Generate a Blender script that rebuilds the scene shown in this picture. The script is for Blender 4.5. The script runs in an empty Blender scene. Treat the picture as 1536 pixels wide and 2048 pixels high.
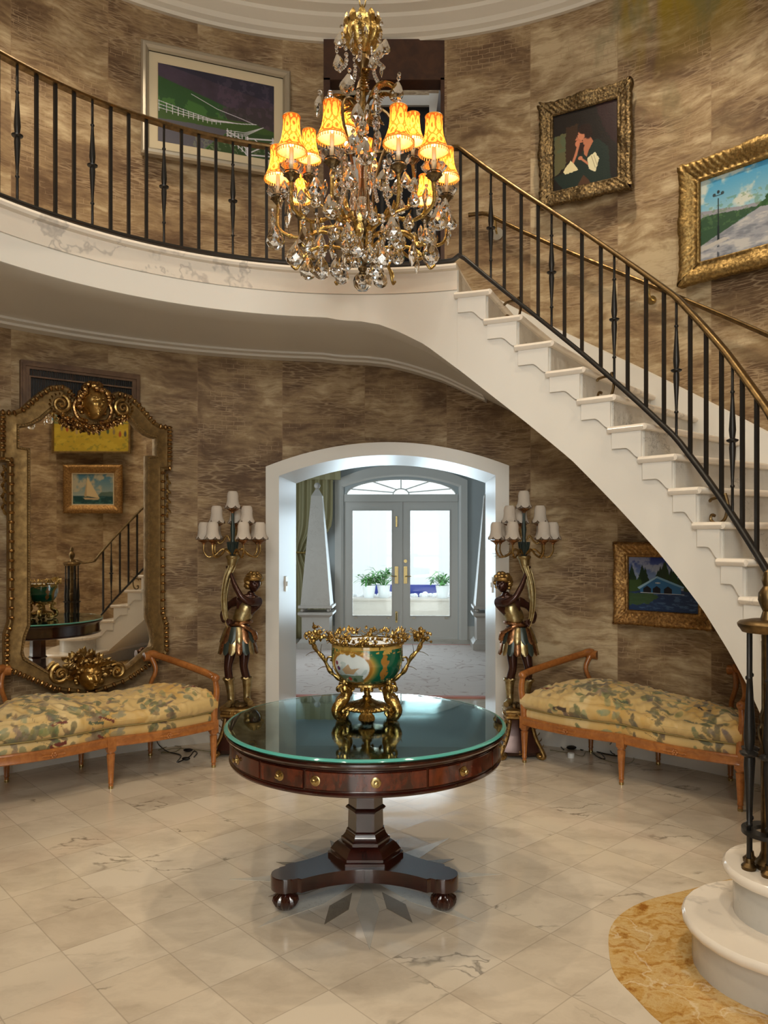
import bpy, math, random
import numpy as np
from mathutils import Vector, Matrix
PI = math.pi
COL = bpy.context.scene.collection
F, CX, HY, EYE = 1540.0, 768.0, 1074.0, 1.545      # focal in pixels, centre column, horizon row, eye height
C0 = (-0.15, 2.80)                                 # centre of the round hall
RW, RB = 3.22, 2.08                                # wall radius, balcony edge radius

def sx(px): return (px - CX) / F
def circ(px, r):
    s = sx(px); a = 1 + s*s; b = 2*(-s*C0[0] - C0[1]); c = C0[0]**2 + C0[1]**2 - r*r
    Y = (-b + math.sqrt(b*b - 4*a*c)) / (2*a)
    return s*Y, Y
def zz(py, Y): return EYE + (HY - py) * Y / F
def pol(th, r, z=0.0):
    t = math.radians(th)
    return (C0[0] + r*math.sin(t), C0[1] + r*math.cos(t), z)
def lerp(a, b, t): return a + (b-a)*t
def interp(x, pts):
    if x <= pts[0][0]: return pts[0][1]
    for (a, b), (c, d) in zip(pts, pts[1:]):
        if x <= c: return b + (d-b)*(x-a)/(c-a)
    return pts[-1][1]
def smooth_path(pts, n=8, closed=False):
    P = [Vector(p) for p in pts]; out = []
    m = len(P)
    rng = range(m if closed else m-1)
    for i in rng:
        p1, p2 = P[i % m], P[(i+1) % m]
        p0 = P[(i-1) % m] if (closed or i > 0) else p1*2 - p2
        p3 = P[(i+2) % m] if (closed or i+2 < m) else p2*2 - p1
        for k in range(n):
            t = k/n
            out.append(0.5*((2*p1) + (p2-p0)*t + (2*p0-5*p1+4*p2-p3)*t*t + (3*p1-p0-3*p2+p3)*t**3))
    if not closed: out.append(P[-1])
    return out

class MB:
    def __init__(s): s.v = []; s.f = []; s.uv = []; s.col = []
    def add(s, vs, fs, uvs=None, M=None):
        b = len(s.v)
        if M is not None: vs = [M @ Vector(p) for p in vs]
        s.v += [tuple(p) for p in vs]
        s.f += [tuple(i + b for i in f) for f in fs]
        if uvs is not None: s.uv += list(uvs)
        return s
    def box(s, x0, x1, y0, y1, z0, z1, M=None):
        vs = [(x, y, z) for z in (z0, z1) for y in (y0, y1) for x in (x0, x1)]
        return s.add(vs, [(0,2,3,1), (4,5,7,6), (0,1,5,4), (2,6,7,3), (0,4,6,2), (1,3,7,5)], M=M)
    def prism(s, poly, z0, z1, M=None):
        n = len(poly)
        vs = [(x, y, z0) for x, y in poly] + [(x, y, z1) for x, y in poly]
        fs = [tuple(range(n-1, -1, -1)), tuple(range(n, 2*n))] + [(i, (i+1) % n, n+(i+1) % n, n+i) for i in range(n)]
        return s.add(vs, fs, M=M)
    def loft(s, rings, closed=True, cap=True, M=None):
        n = len(rings[0]); vs = [p for r in rings for p in r]; fs = []
        for a in range(len(rings)-1):
            for i in range(n if closed else n-1):
                j = (i+1) % n
                fs.append((a*n+i, a*n+j, (a+1)*n+j, (a+1)*n+i))
        if cap and closed:
            fs.append(tuple(range(n-1, -1, -1))); fs.append(tuple((len(rings)-1)*n + i for i in range(n)))
        return s.add(vs, fs, M=M)
    def lathe(s, prof, seg=24, c=(0, 0, 0), M=None, flute=None):
        vs = []; fs = []; n = len(prof)
        for i in range(seg):
            a = 2*PI*i/seg
            for k, (r, z) in enumerate(prof):
                rr = r * (1 + flute[1]*math.cos(flute[0]*a)) if flute and flute[2] <= k <= flute[3] else r
                vs.append((c[0] + rr*math.cos(a), c[1] + rr*math.sin(a), c[2] + z))
        for i in range(seg):
            j = (i+1) % seg
            for k in range(n-1): fs.append((i*n+k, j*n+k, j*n+k+1, i*n+k+1))
        return s.add(vs, fs, M=M)
    def tube(s, path, r, seg=8, closed=False, M=None, flat=None):
        P = [Vector(p) for p in path]; n = len(P); rings = []
        T = []
        for i in range(n):
            a = P[(i-1) % n] if (closed or i > 0) else P[i]
            b = P[(i+1) % n] if (closed or i < n-1) else P[i]
            d = (b-a); T.append(d.normalized() if d.length > 1e-9 else Vector((0, 0, 1)))
        up = Vector((0, 0, 1)) if abs(T[0].z) < 0.9 else Vector((1, 0, 0))
        nrm = T[0].cross(up).normalized()
        for i in range(n):
            nrm = (nrm - T[i]*nrm.dot(T[i]))
            nrm = nrm.normalized() if nrm.length > 1e-6 else T[i].orthogonal().normalized()
            bn = T[i].cross(nrm)
            rr = r[i] if isinstance(r, (list, tuple)) else r
            fx = flat or (1, 1)
            rings.append([P[i] + nrm*(rr*fx[0]*math.cos(2*PI*k/seg)) + bn*(rr*fx[1]*math.sin(2*PI*k/seg)) for k in range(seg)])
        if closed:
            rings.append(rings[0]); return s.loft(rings, True, False, M)
        return s.loft(rings, True, True, M)
    def ball(s, c, r, seg=12, rings=8, M=None, R=None):
        if not isinstance(r, (tuple, list)): r = (r, r, r)
        vs = [(0, 0, -1)]; fs = []
        for k in range(1, rings):
            ph = PI*k/rings - PI/2
            for i in range(seg):
                a = 2*PI*i/seg; vs.append((math.cos(ph)*math.cos(a), math.cos(ph)*math.sin(a), math.sin(ph)))
        vs.append((0, 0, 1)); top = len(vs)-1
        for i in range(seg):
            j = (i+1) % seg
            fs.append((0, 1+j, 1+i)); fs.append((top, top-seg+i, top-seg+j))
            for k in range(rings-2): fs.append((1+k*seg+i, 1+k*seg+j, 1+(k+1)*seg+j, 1+(k+1)*seg+i))
        vs = [Vector((x*r[0], y*r[1], z*r[2])) for x, y, z in vs]
        if R is not None: vs = [R @ p for p in vs]
        vs = [p + Vector(c) for p in vs]
        return s.add(vs, fs, M=M)
    def leaf(s, p, d, L, w, up=(0, 0, 1), curl=0.3, t=0.15, n=6):
        """a curled thick leaf from p along d"""
        p = Vector(p); d = Vector(d).normalized(); upv = Vector(up)
        side = d.cross(upv); side = side.normalized() if side.length > 1e-5 else d.orthogonal().normalized()
        nv = side.cross(d).normalized()
        top = []; bot = []
        for i in range(n+1):
            u = i/n; ww = w*math.sin(PI*min(1, u*0.9+0.1))**0.8*0.5 if u < 1 else 0.0005
            c = p + d*(L*u*(1-0.25*abs(curl)*u)) + nv*(curl*L*u*u)
            top.append([c - side*ww, c + nv*(w*t), c + side*ww, c - nv*(w*t*0.5)])
        return s.loft(top)
    def build(s, name, mat, parent=None, smooth=35, world=False, link=True):
        me = bpy.data.meshes.new(name)
        vs = s.v
        if parent is not None and world:
            L = parent.location
            root = parent
            while root.parent is not None: root = root.parent
            L = root.location
            vs = [(x-L.x, y-L.y, z-L.z) for x, y, z in vs]
        me.from_pydata(vs, [], s.f); me.update()
        if s.uv and len(s.uv) == len(s.v):
            uvl = me.uv_layers.new(name='UVMap')
            li = np.zeros(len(me.loops), dtype=np.int32); me.loops.foreach_get('vertex_index', li)
            uvl.data.foreach_set('uv', np.array(s.uv, dtype=np.float32)[li].ravel())
        if s.col:
            ca = me.color_attributes.new('Col', 'FLOAT_COLOR', 'POINT')
            a = np.ones((len(s.v), 4), dtype=np.float32); a[:, :3] = np.array(s.col, dtype=np.float32)
            ca.data.foreach_set('color', a.ravel())
        if mat: me.materials.append(mat)
        if smooth:
            me.polygons.foreach_set('use_smooth', [True]*len(me.polygons))
            if smooth < 180: me.set_sharp_from_angle(angle=math.radians(smooth))
        o = bpy.data.objects.new(name, me); COL.objects.link(o)
        if parent is not None: o.parent = parent
        return o

def thing(name, label, cat, loc=(0, 0, 0), rz=0.0, group=None):
    o = bpy.data.objects.new(name, None); COL.objects.link(o); o.empty_display_size = 0.1
    o.location = loc; o.rotation_euler = (0, 0, rz); o['label'] = label; o['category'] = cat
    if group: o['group'] = group
    return o
def tag(o, label, cat, group=None):
    o['label'] = label; o['category'] = cat
    if group: o['group'] = group
    return o
def struct(o): o['kind'] = 'structure'; return o
def plab(o, l): o['label'] = l; return o
def copy_tree(o, parent=None):
    c = o.copy(); COL.objects.link(c)
    if parent is not None: c.parent = parent
    for ch in list(o.children): copy_tree(ch, c)
    return c

# ------------------------------------------------------------------ materials
def lin(c):
    return tuple(((x/255)/12.92 if x/255 <= 0.04045 else ((x/255+0.055)/1.055)**2.4) for x in c)
class NT:
    def __init__(s, name):
        s.m = bpy.data.materials.new(name); s.m.use_nodes = True; s.t = s.m.node_tree; s.t.nodes.clear()
        s.out = s.n('ShaderNodeOutputMaterial')
    def n(s, typ, **kw):
        nd = s.t.nodes.new(typ)
        for k, v in kw.items():
            if k.startswith('_'): setattr(nd, k[1:], v)
            else: s.set(nd, k.replace('__', ' '), v)
        return nd
    def set(s, nd, k, v):
        inp = nd.inputs[int(k[1:])] if (k[0] == 'i' and k[1:].isdigit()) else nd.inputs[k]
        if isinstance(v, bpy.types.NodeSocket): s.t.links.new(v, inp)
        elif isinstance(v, (tuple, list)) and len(v) == 3 and inp.type == 'RGBA': inp.default_value = (*v, 1)
        else: inp.default_value = v
    def math(s, op, a, b=0.0, c=0.0, clamp=False):
        nd = s.n('ShaderNodeMath', _operation=op, _use_clamp=clamp); s.set(nd, 'i0', a); s.set(nd, 'i1', b)
        if len(nd.inputs) > 2: s.set(nd, 'i2', c)
        return nd.outputs[0]
    def mix(s, f, a, b, mode='MIX'):
        nd = s.n('ShaderNodeMix', _data_type='RGBA', _blend_type=mode)
        s.set(nd, 'i0', f); s.set(nd, 'i6', a); s.set(nd, 'i7', b); return nd.outputs[2]
    def ramp(s, f, pts, ease='LINEAR'):
        nd = s.n('ShaderNodeValToRGB'); cr = nd.color_ramp; cr.interpolation = ease
        while len(cr.elements) < len(pts): cr.elements.new(0.5)
        for e, (p, c) in zip(cr.elements, pts):
            e.position = p; e.color = (*c, 1) if len(c) == 3 else c
        s.set(nd, 'Fac', f); return nd.outputs[0]
    def rf(s, f, a, b, lo=0.0, hi=1.0):
        nd = s.n('ShaderNodeMapRange', _clamp=True); s.set(nd, 'i0', f); s.set(nd, 'i1', a); s.set(nd, 'i2', b); s.set(nd, 'i3', lo); s.set(nd, 'i4', hi)
        return nd.outputs[0]
    def coord(s, kind='Object'): return s.n('ShaderNodeTexCoord').outputs[kind]
    def mapv(s, v, scale=(1, 1, 1), rot=(0, 0, 0), loc=(0, 0, 0)):
        return s.n('ShaderNodeMapping', Vector=v, Scale=scale, Rotation=rot, Location=loc).outputs[0]
    def noise(s, v, sc, det=4, rough=0.55, dist=0.0, out='Fac'):
        return s.n('ShaderNodeTexNoise', Vector=v, Scale=sc, Detail=det, Roughness=rough, Distortion=dist).outputs[out]
    def vadd(s, a, b, op='ADD'):
        nd = s.n('ShaderNodeVectorMath', _operation=op); s.set(nd, 'i0', a); s.set(nd, 'i1', b); return nd.outputs[0]
    def bump(s, h, st=0.3, d=0.01): return s.n('ShaderNodeBump', Strength=st, Distance=d, Height=h).outputs[0]
    def bsdf(s, base=(.8, .8, .8), rough=0.5, metal=0.0, normal=None, **kw):
        nd = s.n('ShaderNodeBsdfPrincipled'); s.set(nd, 'Base Color', base); s.set(nd, 'Roughness', rough); s.set(nd, 'Metallic', metal)
        if normal is not None: s.set(nd, 'Normal', normal)
        for k, v in kw.items(): s.set(nd, k.replace('_', ' '), v)
        s.t.links.new(nd.outputs[0], s.out.inputs[0]); s.b = nd; return nd
    def surf(s, sh): s.t.links.new(sh, s.out.inputs[0]); return s.m
def simple(name, base, rough=0.5, metal=0.0, **kw):
    t = NT(name); t.bsdf(base, rough, metal, **kw); return t.m

M = {}
def m_wall():
    t = NT('wallpaper'); uv = t.coord('UV')
    sep = t.n('ShaderNodeSeparateXYZ', Vector=uv)
    pu = t.math('DIVIDE', sep.outputs[0], 0.64)
    pid = t.math('FLOOR', pu)
    wn = t.n('ShaderNodeTexWhiteNoise', _noise_dimensions='1D'); t.set(wn, 'W', pid)
    off = t.n('ShaderNodeVectorMath', _operation='SCALE'); t.set(off, 'i0', wn.outputs['Color']); t.set(off, 'Scale', 9.0)
    p = t.vadd(uv, off.outputs[0])
    warp = t.noise(p, 2.2, 3, .5, 0, 'Color')
    w2 = t.n('ShaderNodeVectorMath', _operation='SCALE'); t.set(w2, 'i0', t.vadd(warp, (.5, .5, .5), 'SUBTRACT')); t.set(w2, 'Scale', 0.22)
    q = t.vadd(p, w2.outputs[0])
    big = t.noise(t.mapv(q, (1.1, 2.0, 1)), 1.5, 5, .55)
    st = t.noise(t.mapv(q, (2.0, 15.0, 1)), 1.6, 5, .6)
    mid = t.noise(t.mapv(q, (2.4, 5.0, 1)), 1.5, 6, .68)
    f = t.math('ADD', t.math('MULTIPLY', big, .50), t.math('ADD', t.math('MULTIPLY', mid, .34), t.math('MULTIPLY', st, .26)))
    pj = t.math('MULTIPLY', t.math('SUBTRACT', wn.outputs['Value'], .5), .055)
    f = t.math('ADD', f, pj)
    base = t.ramp(f, [(.41, lin((94, 71, 50))), (.50, lin((124, 99, 72))), (.565, lin((152, 127, 93))), (.64, lin((194, 173, 138)))])
    wq = t.n('ShaderNodeVectorMath', _operation='SCALE'); t.set(wq, 'i0', t.vadd(t.noise(p, 14, 3, .6, 0, 'Color'), (.5, .5, .5), 'SUBTRACT')); t.set(wq, 'Scale', 0.022)
    qc = t.vadd(p, wq.outputs[0])
    vo = t.n('ShaderNodeTexVoronoi', _feature='DISTANCE_TO_EDGE', Vector=t.mapv(qc, (6.5, 50, 1)), Scale=1.0, Randomness=1.0)
    line = t.rf(vo.outputs['Distance'], .02, .12, 1, 0)
    br = t.n('ShaderNodeTexBrick', _offset=.37, _squash=1.0, Vector=t.mapv(qc, (1, 1, 1), loc=(.3, .1, 0)), Scale=1.0); t.set(br, 'Brick Width', .085); t.set(br, 'Row Height', .036); t.set(br, 'Mortar Size', .0028); t.set(br, 'Mortar Smooth', .4)
    line2 = br.outputs['Fac']
    stl = t.noise(t.mapv(qc, (3.0, 60.0, 1)), 1.3, 3, .5)
    line3 = t.rf(stl, .60, .68, 0, 1)
    msk = t.rf(t.noise(t.mapv(p, (1, 1.6, 1), loc=(5, 2, 0)), 2.3, 4, .6), .42, .56, 0, 1)
    msk2 = t.rf(t.noise(t.mapv(p, (1, 1.6, 1), loc=(1, 8, 0)), 2.0, 4, .6), .53, .60, 0, 1)
    msk3 = t.rf(t.noise(t.mapv(p, (1, 1.6, 1), loc=(9, 3, 0)), 2.6, 4, .6), .44, .58, 0, 1)
    c1 = t.mix(t.math('MULTIPLY', t.math('MULTIPLY', line, msk), .75), base, lin((174, 150, 118)))
    c2 = t.mix(t.math('MULTIPLY', t.math('MULTIPLY', line2, msk2), .7), c1, lin((172, 146, 114)))
    c2 = t.mix(t.math('MULTIPLY', t.math('MULTIPLY', line3, msk3), .45), c2, lin((86, 62, 46)))
    # seams
    fr = t.math('FRACT', pu)
    seam = t.math('MAXIMUM', t.rf(fr, 0, .012, 1, 0), t.rf(fr, .988, 1.0, 0, 1))
    c3 = t.mix(t.math('MULTIPLY', seam, .35), c2, lin((150, 122, 92)))
    # mossy gilt drips of the mural high on the right
    s2 = t.mapv(uv, (3.6, .75, 1))
    dr = t.rf(t.noise(s2, 1.0, 3, .5), .45, .55, 0, 1)
    hi = t.math('MULTIPLY', t.rf(sep.outputs[1], 4.65, 5.2, 0, 1), t.math('MULTIPLY', t.rf(sep.outputs[0], 1.75, 2.0, 0, 1), t.rf(sep.outputs[0], 2.8, 3.1, 1, 0)))
    c4 = t.mix(t.math('MULTIPLY', t.math('MULTIPLY', dr, hi), .85), c3, lin((150, 126, 14)))
    hi2 = t.math('MULTIPLY', t.rf(sep.outputs[1], 4.1, 4.7, 0, 1), t.math('MULTIPLY', t.rf(sep.outputs[0], 1.5, 1.9, 0, 1), t.rf(sep.outputs[0], 2.7, 3.1, 1, 0)))
    dr2 = t.rf(t.noise(t.mapv(uv, (2.5, 1.2, 1), loc=(4, 4, 0)), 1.5, 4, .6), .5, .62, 0, 1)
    c5 = t.mix(t.math('MULTIPLY', t.math('MULTIPLY', dr2, hi2), .45), c4, lin((104, 108, 78)))
    t.bsdf(c5, .62, 0, t.bump(f, .25, .004), Specular_IOR_Level=.3)
    return t.m
def marble(name, base, vein, rough=.18, vs=1.0, amt=.5, tint=None):
    t = NT(name); p = t.coord('Object')
    w = t.n('ShaderNodeVectorMath', _operation='SCALE'); t.set(w, 'i0', t.noise(p, 1.6*vs, 5, .6, 0, 'Color')); t.set(w, 'Scale', 1.3)
    q = t.vadd(p, w.outputs[0])
    n1 = t.noise(t.mapv(q, (1, .45, .8), (0.3, .2, .5)), 1.7*vs, 3, .55)
    v = t.rf(t.math('ABSOLUTE', t.math('SUBTRACT', n1, .5)), 0, .018, 1, 0)
    msk = t.rf(t.noise(p, 1.4*vs, 2), .47, .6, 0, 1)
    soft = t.rf(t.noise(q, 1.3*vs, 5, .6), .42, .68, 0, 1)
    c = t.mix(t.math('MULTIPLY', soft, .35), base, tuple(lerp(a, b, .45) for a, b in zip(base, vein)))
    c = t.mix(t.math('MULTIPLY', t.math('MULTIPLY', v, msk), amt), c, vein)
    t.bsdf(c, rough, 0); return t.m
def m_goldmarble():
    t = NT('golden_marble'); p = t.coord('Object'); w = t.n('ShaderNodeVectorMath', _operation='SCALE'); t.set(w, 'i0', t.noise(p, 6, 5, .6, 0, 'Color')); t.set(w, 'Scale', .25)
    q = t.vadd(p, w.outputs[0]); n = t.noise(t.mapv(q, (1, 2, 1), (0, 0, .6)), 9, 7, .65)
    c = t.ramp(n, [(.32, lin((150, 96, 36))), (.44, lin((190, 148, 80))), (.54, lin((206, 176, 122))), (.66, lin((176, 128, 62)))])
    v = t.rf(t.math('ABSOLUTE', t.math('SUBTRACT', t.noise(q, 1.6, 3), .5)), 0, .008, 1, 0)
    t.bsdf(t.mix(t.math('MULTIPLY', v, .6), c, lin((226, 210, 180))), .2, 0); return t.m
def m_floor():
    t = NT('floor_marble_tiles'); p = t.coord('Object')
    r = t.mapv(p, (1/.29, 1/.29, 1), (0, 0, math.radians(47.4)), (0.1, .35, 0))
    fl = t.vadd(r, (0, 0, 0), 'FLOOR')
    wn = t.n('ShaderNodeTexWhiteNoise', Vector=fl)
    off = t.n('ShaderNodeVectorMath', _operation='SCALE'); t.set(off, 'i0', wn.outputs['Color']); t.set(off, 'Scale', 1.1)
    q0 = t.vadd(p, off.outputs[0])
    w = t.n('ShaderNodeVectorMath', _operation='SCALE'); t.set(w, 'i0', t.noise(q0, 2.6, 5, .6, 0, 'Color')); t.set(w, 'Scale', .30)
    q = t.vadd(q0, w.outputs[0])
    n1 = t.noise(t.mapv(q, (.9, 3.2, 1), (0, 0, -.35)), 1.5, 3, .5)
    v = t.rf(t.math('ABSOLUTE', t.math('SUBTRACT', n1, .52)), 0, .016, 1, 0)
    msk = t.rf(t.noise(q0, 2.4, 3, .5), .57, .64, 0, 1)
    soft = t.rf(t.noise(t.mapv(q, (1, 2, 1), (0, 0, -.3)), 2.2, 6, .62), .45, .72, 0, 1)
    base = t.mix(t.math('MULTIPLY', wn.outputs['Value'], .55), lin((216, 204, 186)), lin((204, 188, 166)))
    c = t.mix(t.math('MULTIPLY', soft, .55), base, lin((158, 142, 124)))
    c = t.mix(t.math('MULTIPLY', t.math('MULTIPLY', v, msk), .68), c, lin((96, 88, 74)))
    fr = t.n('ShaderNodeSeparateXYZ', Vector=t.vadd(r, (0, 0, 0), 'FRACTION'))
    j = None
    for k in (0, 1):
        e = t.math('MAXIMUM', t.rf(fr.outputs[k], 0, .012, 1, 0), t.rf(fr.outputs[k], .988, 1, 0, 1))
        j = e if j is None else t.math('MAXIMUM', j, e)
    c = t.mix(t.math('MULTIPLY', j, .45), c, lin((120, 106, 90)))
    t.bsdf(c, t.rf(soft, 0, 1, .10, .20), 0, t.bump(t.noise(p, 3, 2), .03, .01), Specular_IOR_Level=.6); return t.m
def gold(name, c1, c2, rough=.3, sc=45, bump=.5, metal=1.0, fac=.5):
    t = NT(name); p = t.coord('Object')
    n = t.noise(p, sc, 4, .6); vo = t.n('ShaderNodeTexVoronoi', Vector=p, Scale=sc*.8, _feature='SMOOTH_F1')
    h = t.math('ADD', n, vo.outputs['Distance'])
    c = t.mix(t.rf(n, fac-.14, fac+.14), c1, c2)
    t.bsdf(c, t.rf(n, .3, .7, rough-.08, rough+.15), metal, t.bump(h, bump, .006)); return t.m
def wood(name, c1, c2, rough=.25, sc=1.0, coat=.0, ax=(1, 1, 8)):
    t = NT(name); p = t.coord('Object')
    q = t.mapv(p, tuple(a*sc for a in ax))
    n = t.noise(q, 3, 5, .6, 1.2)
    f2 = t.noise(p, 5*sc, 2, .5, .6)
    c = t.mix(t.rf(t.math('ADD', t.math('MULTIPLY', n, .6), t.math('MULTIPLY', f2, .4)), .38, .62), c1, c2)
    t.bsdf(c, rough, 0, None, Coat_Weight=coat, Coat_Roughness=.08); return t.m
def m_vcol(name, rough=.4, bump=None, **kw):
    t = NT(name); a = t.n('ShaderNodeVertexColor', _layer_name='Col').outputs[0]
    nrm = t.bump(t.noise(t.coord(), bump[0], 4), bump[1], .004) if bump else None
    t.bsdf(a, rough, 0, nrm, **kw); return t.m
def m_shade_lit():
    t = NT('amber_damask_shade'); p = t.coord('UV')
    vo = t.n('ShaderNodeTexVoronoi', Vector=t.vadd(t.mapv(p, (8, 2.4, 1)), t.mapv(t.noise(p, 9, 3, .6, 0, 'Color'), (.55, .55, 0))), Scale=1.0, Randomness=.2, _feature='F1')
    pt = t.rf(t.math('SINE', t.math('MULTIPLY', vo.outputs['Distance'], 15)), .1, .5)
    c = t.mix(pt, (.92, .44, .09), (.50, .12, .02))
    bf = t.n('ShaderNodeNewGeometry').outputs['Backfacing']; lc = t.mix(bf, c, (1, .80, .50))
    d = t.n('ShaderNodeBsdfDiffuse', Color=lc); tr = t.n('ShaderNodeBsdfTranslucent', Color=c)
    mx = t.n('ShaderNodeMixShader', i0=.5, i1=d.outputs[0], i2=tr.outputs[0]); return t.surf(mx.outputs[0])
def m_shade_white():
    t = NT('ivory_pleated_shade'); c = lin((226, 214, 200))
    d = t.n('ShaderNodeBsdfDiffuse', Color=c); tr = t.n('ShaderNodeBsdfTranslucent', Color=c)
    mx = t.n('ShaderNodeMixShader', i0=.3, i1=d.outputs[0], i2=tr.outputs[0]); return t.surf(mx.outputs[0])
def m_pane(name='window_glass'):
    t = NT(name); tr = t.n('ShaderNodeBsdfTransparent', Color=(.96, .98, .98)); g = t.n('ShaderNodeBsdfGlossy', Roughness=.02)
    fz = t.n('ShaderNodeFresnel', IOR=1.45)
    mx = t.n('ShaderNodeMixShader', i0=fz.outputs[0], i1=tr.outputs[0], i2=g.outputs[0]); return t.surf(mx.outputs[0])
def glass(name, col=(1, 1, 1), rough=0.0, ior=1.5):
    t = NT(name); g = t.n('ShaderNodeBsdfGlass', Color=col, Roughness=rough, IOR=ior); return t.surf(g.outputs[0])
def emis(name, col, st):
    t = NT(name); e = t.n('ShaderNodeEmission', Color=col, Strength=st); return t.surf(e.outputs[0])
def m_rug():
    t = NT('rug_pattern'); p = t.coord('Object')
    w = t.n('ShaderNodeVectorMath', _operation='SCALE'); t.set(w, 'i0', t.noise(p, 1.8, 2, .5, 0, 'Color')); t.set(w, 'Scale', 1.6)
    q = t.vadd(p, w.outputs[0])
    wv = t.noise(q, 1.5, 1, .5)
    l = t.rf(t.math('ABSOLUTE', t.math('SUBTRACT', t.math('FRACT', t.math('MULTIPLY', wv, 7)), .5)), 0, .07, 1, 0)
    c = t.mix(t.math('MULTIPLY', l, .55), lin((214, 196, 184)), lin((150, 104, 84)))
    sep = t.n('ShaderNodeSeparateXYZ', Vector=p)
    bx = t.math('MAXIMUM', t.rf(t.math('ABSOLUTE', sep.outputs[1]), 1.74, 1.76, 0, 1), t.rf(t.math('ABSOLUTE', sep.outputs[0]), 1.84, 1.86, 0, 1))
    c = t.mix(bx, c, lin((206, 140, 124)))
    t.bsdf(c, .9, 0, t.bump(t.noise(p, 220, 2), .3, .003)); return t.m
def mats():
    M['wall'] = m_wall(); M['floor'] = m_floor()
    M['plaster'] = simple('ceiling_plaster', lin((214, 206, 192)), .7)
    M['white'] = simple('white_paint', lin((226, 222, 214)), .35)
    M['hallwall'] = simple('pale_grey_paint', lin((196, 202, 202)), .6)
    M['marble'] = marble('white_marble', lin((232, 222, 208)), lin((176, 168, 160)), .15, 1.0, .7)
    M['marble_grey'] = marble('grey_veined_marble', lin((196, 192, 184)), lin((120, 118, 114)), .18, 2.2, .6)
    M['stone'] = marble('travertine', lin((190, 180, 168)), lin((156, 140, 126)), .4, 3.0, .6)
    M['gold_marble'] = m_goldmarble()
    M['taupe_marble'] = marble('taupe_marble', lin((132, 120, 102)), lin((96, 84, 68)), .2, 3.0, .5)
    M['pale_marble'] = marble('pale_inlay_marble', lin((196, 190, 178)), lin((160, 150, 138)), .2, 3.0, .5)
    M['iron'] = simple('black_iron', lin((46, 44, 42)), .38, .6)
    M['brass'] = gold('aged_brass', (.20, .13, .055), (.10, .065, .03), .36, 20, .08, 1, .5)
    M['brass_bright'] = simple('polished_brass', (.50, .38, .17), .26, 1)
    M['mahogany'] = wood('mahogany', lin((60, 21, 13)), lin((32, 11, 8)), .16, 1.4, .7, (6, 6, 1.5))
    M['flame'] = wood('flame_mahogany', lin((100, 40, 20)), lin((38, 12, 8)), .14, 2.2, .8, (3, 3, 1.2))
    M['fruitwood'] = wood('honey_fruitwood', lin((176, 112, 56)), lin((142, 84, 38)), .3, 1.6, .3, (5, 5, 5))
    M['ormolu'] = gold('ormolu', (.60, .42, .14), (.30, .19, .06), .27, 60, .5)
    M['giltwood'] = gold('giltwood', (.52, .34, .12), (.22, .13, .05), .38, 30, .5)
    M['giltface'] = gold('smooth_gilt', (.50, .32, .11), (.36, .22, .07), .34, 30, .08)
    M['giltflat'] = gold('worn_gilt', (.29, .185, .07), (.19, .118, .045), .52, 24, .3, .75)
    M['giltred'] = gold('gilt_over_bole', (.52, .32, .11), (.16, .07, .035), .28, 60, .5)
    M['giltframe'] = gold('muted_frame_gilt', (.38, .26, .10), (.19, .12, .045), .46, 60, .5)
    M['giltdark'] = gold('dark_antique_gilt', (.23, .16, .075), (.085, .06, .034), .42, 70, .8)
    M['giltorange'] = gold('orange_gilt', (.42, .24, .08), (.20, .10, .035), .4, 60, .6, .8)
    M['skin'] = simple('dark_polychrome_bronze', lin((62, 34, 26)), .22, .35)
    M['silvergilt'] = gold('silver_gilt', (.50, .42, .23), (.32, .23, .10), .36, 26, .35)
    M['verdigris'] = simple('dark_teal_lacquer', lin((52, 62, 58)), .35, .3)
    M['copperleaf'] = gold('copper_leaf', (.40, .20, .10), (.20, .10, .05), .3, 40, .3)
    M['crystal'] = glass('cut_crystal', (1, 1, 1), 0, 1.55)
    M['shade_lit'] = m_shade_lit(); M['shade_white'] = m_shade_white()
    M['candle'] = simple('ivory_candle', lin((236, 214, 170)), .5, 0, Subsurface_Weight=.0)
    M['fringe'] = simple('amber_bead_fringe', lin((214, 140, 40)), .4)
    M['bulb'] = emis('warm_bulb', (1, .62, .26), 26)
    M['pane'] = m_pane(); M['mirror'] = simple('mirror_silver', (.82, .80, .76), .015, 1)
    M['rug'] = m_rug(); M['vpaint'] = m_vcol('oil_paint', .35, (90, .15)); M['vpaint_b'] = m_vcol('painted_porcelain', .12, None, Coat_Weight=.6)
    M['fabric'] = m_vcol('printed_silk', .5, (60, .15), Sheen_Weight=.2)
    M['black'] = simple('black_plastic', lin((18, 18, 20)), .35); M['whiteplastic'] = simple('white_plastic', lin((230, 230, 226)), .3)
    M['dark'] = simple('unlit_dark', lin((22, 20, 22)), .8); M['brownwood'] = wood('brown_header', lin((74, 44, 26)), lin((54, 30, 18)), .5, 1, 0, (3, 3, 3))
    M['greenglass'] = glass('plate_glass', (.90, .985, .97), 0, 1.5); M['edgeglass'] = simple('aqua_glass_edge', (.10, .50, .44), .08, 0, Transmission_Weight=.35, Coat_Weight=1.0)
    M['curtain'] = simple('olive_silk_curtain', lin((176, 164, 122)), .6)
    M['leafgreen'] = simple('leaf_green', lin((86, 148, 72)), .5); M['potwhite'] = simple('white_ceramic', lin((236, 238, 238)), .3)
    M['bluetile'] = simple('cobalt_blue_tile', lin((40, 58, 150)), .3); M['paving'] = simple('pale_paving', lin((214, 208, 198)), .8)
    M['liner'] = simple('cream_linen', lin((206, 190, 158)), .7); M['silver'] = simple('silver_leaf', lin((184, 176, 160)), .35, .7)
mats()
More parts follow.
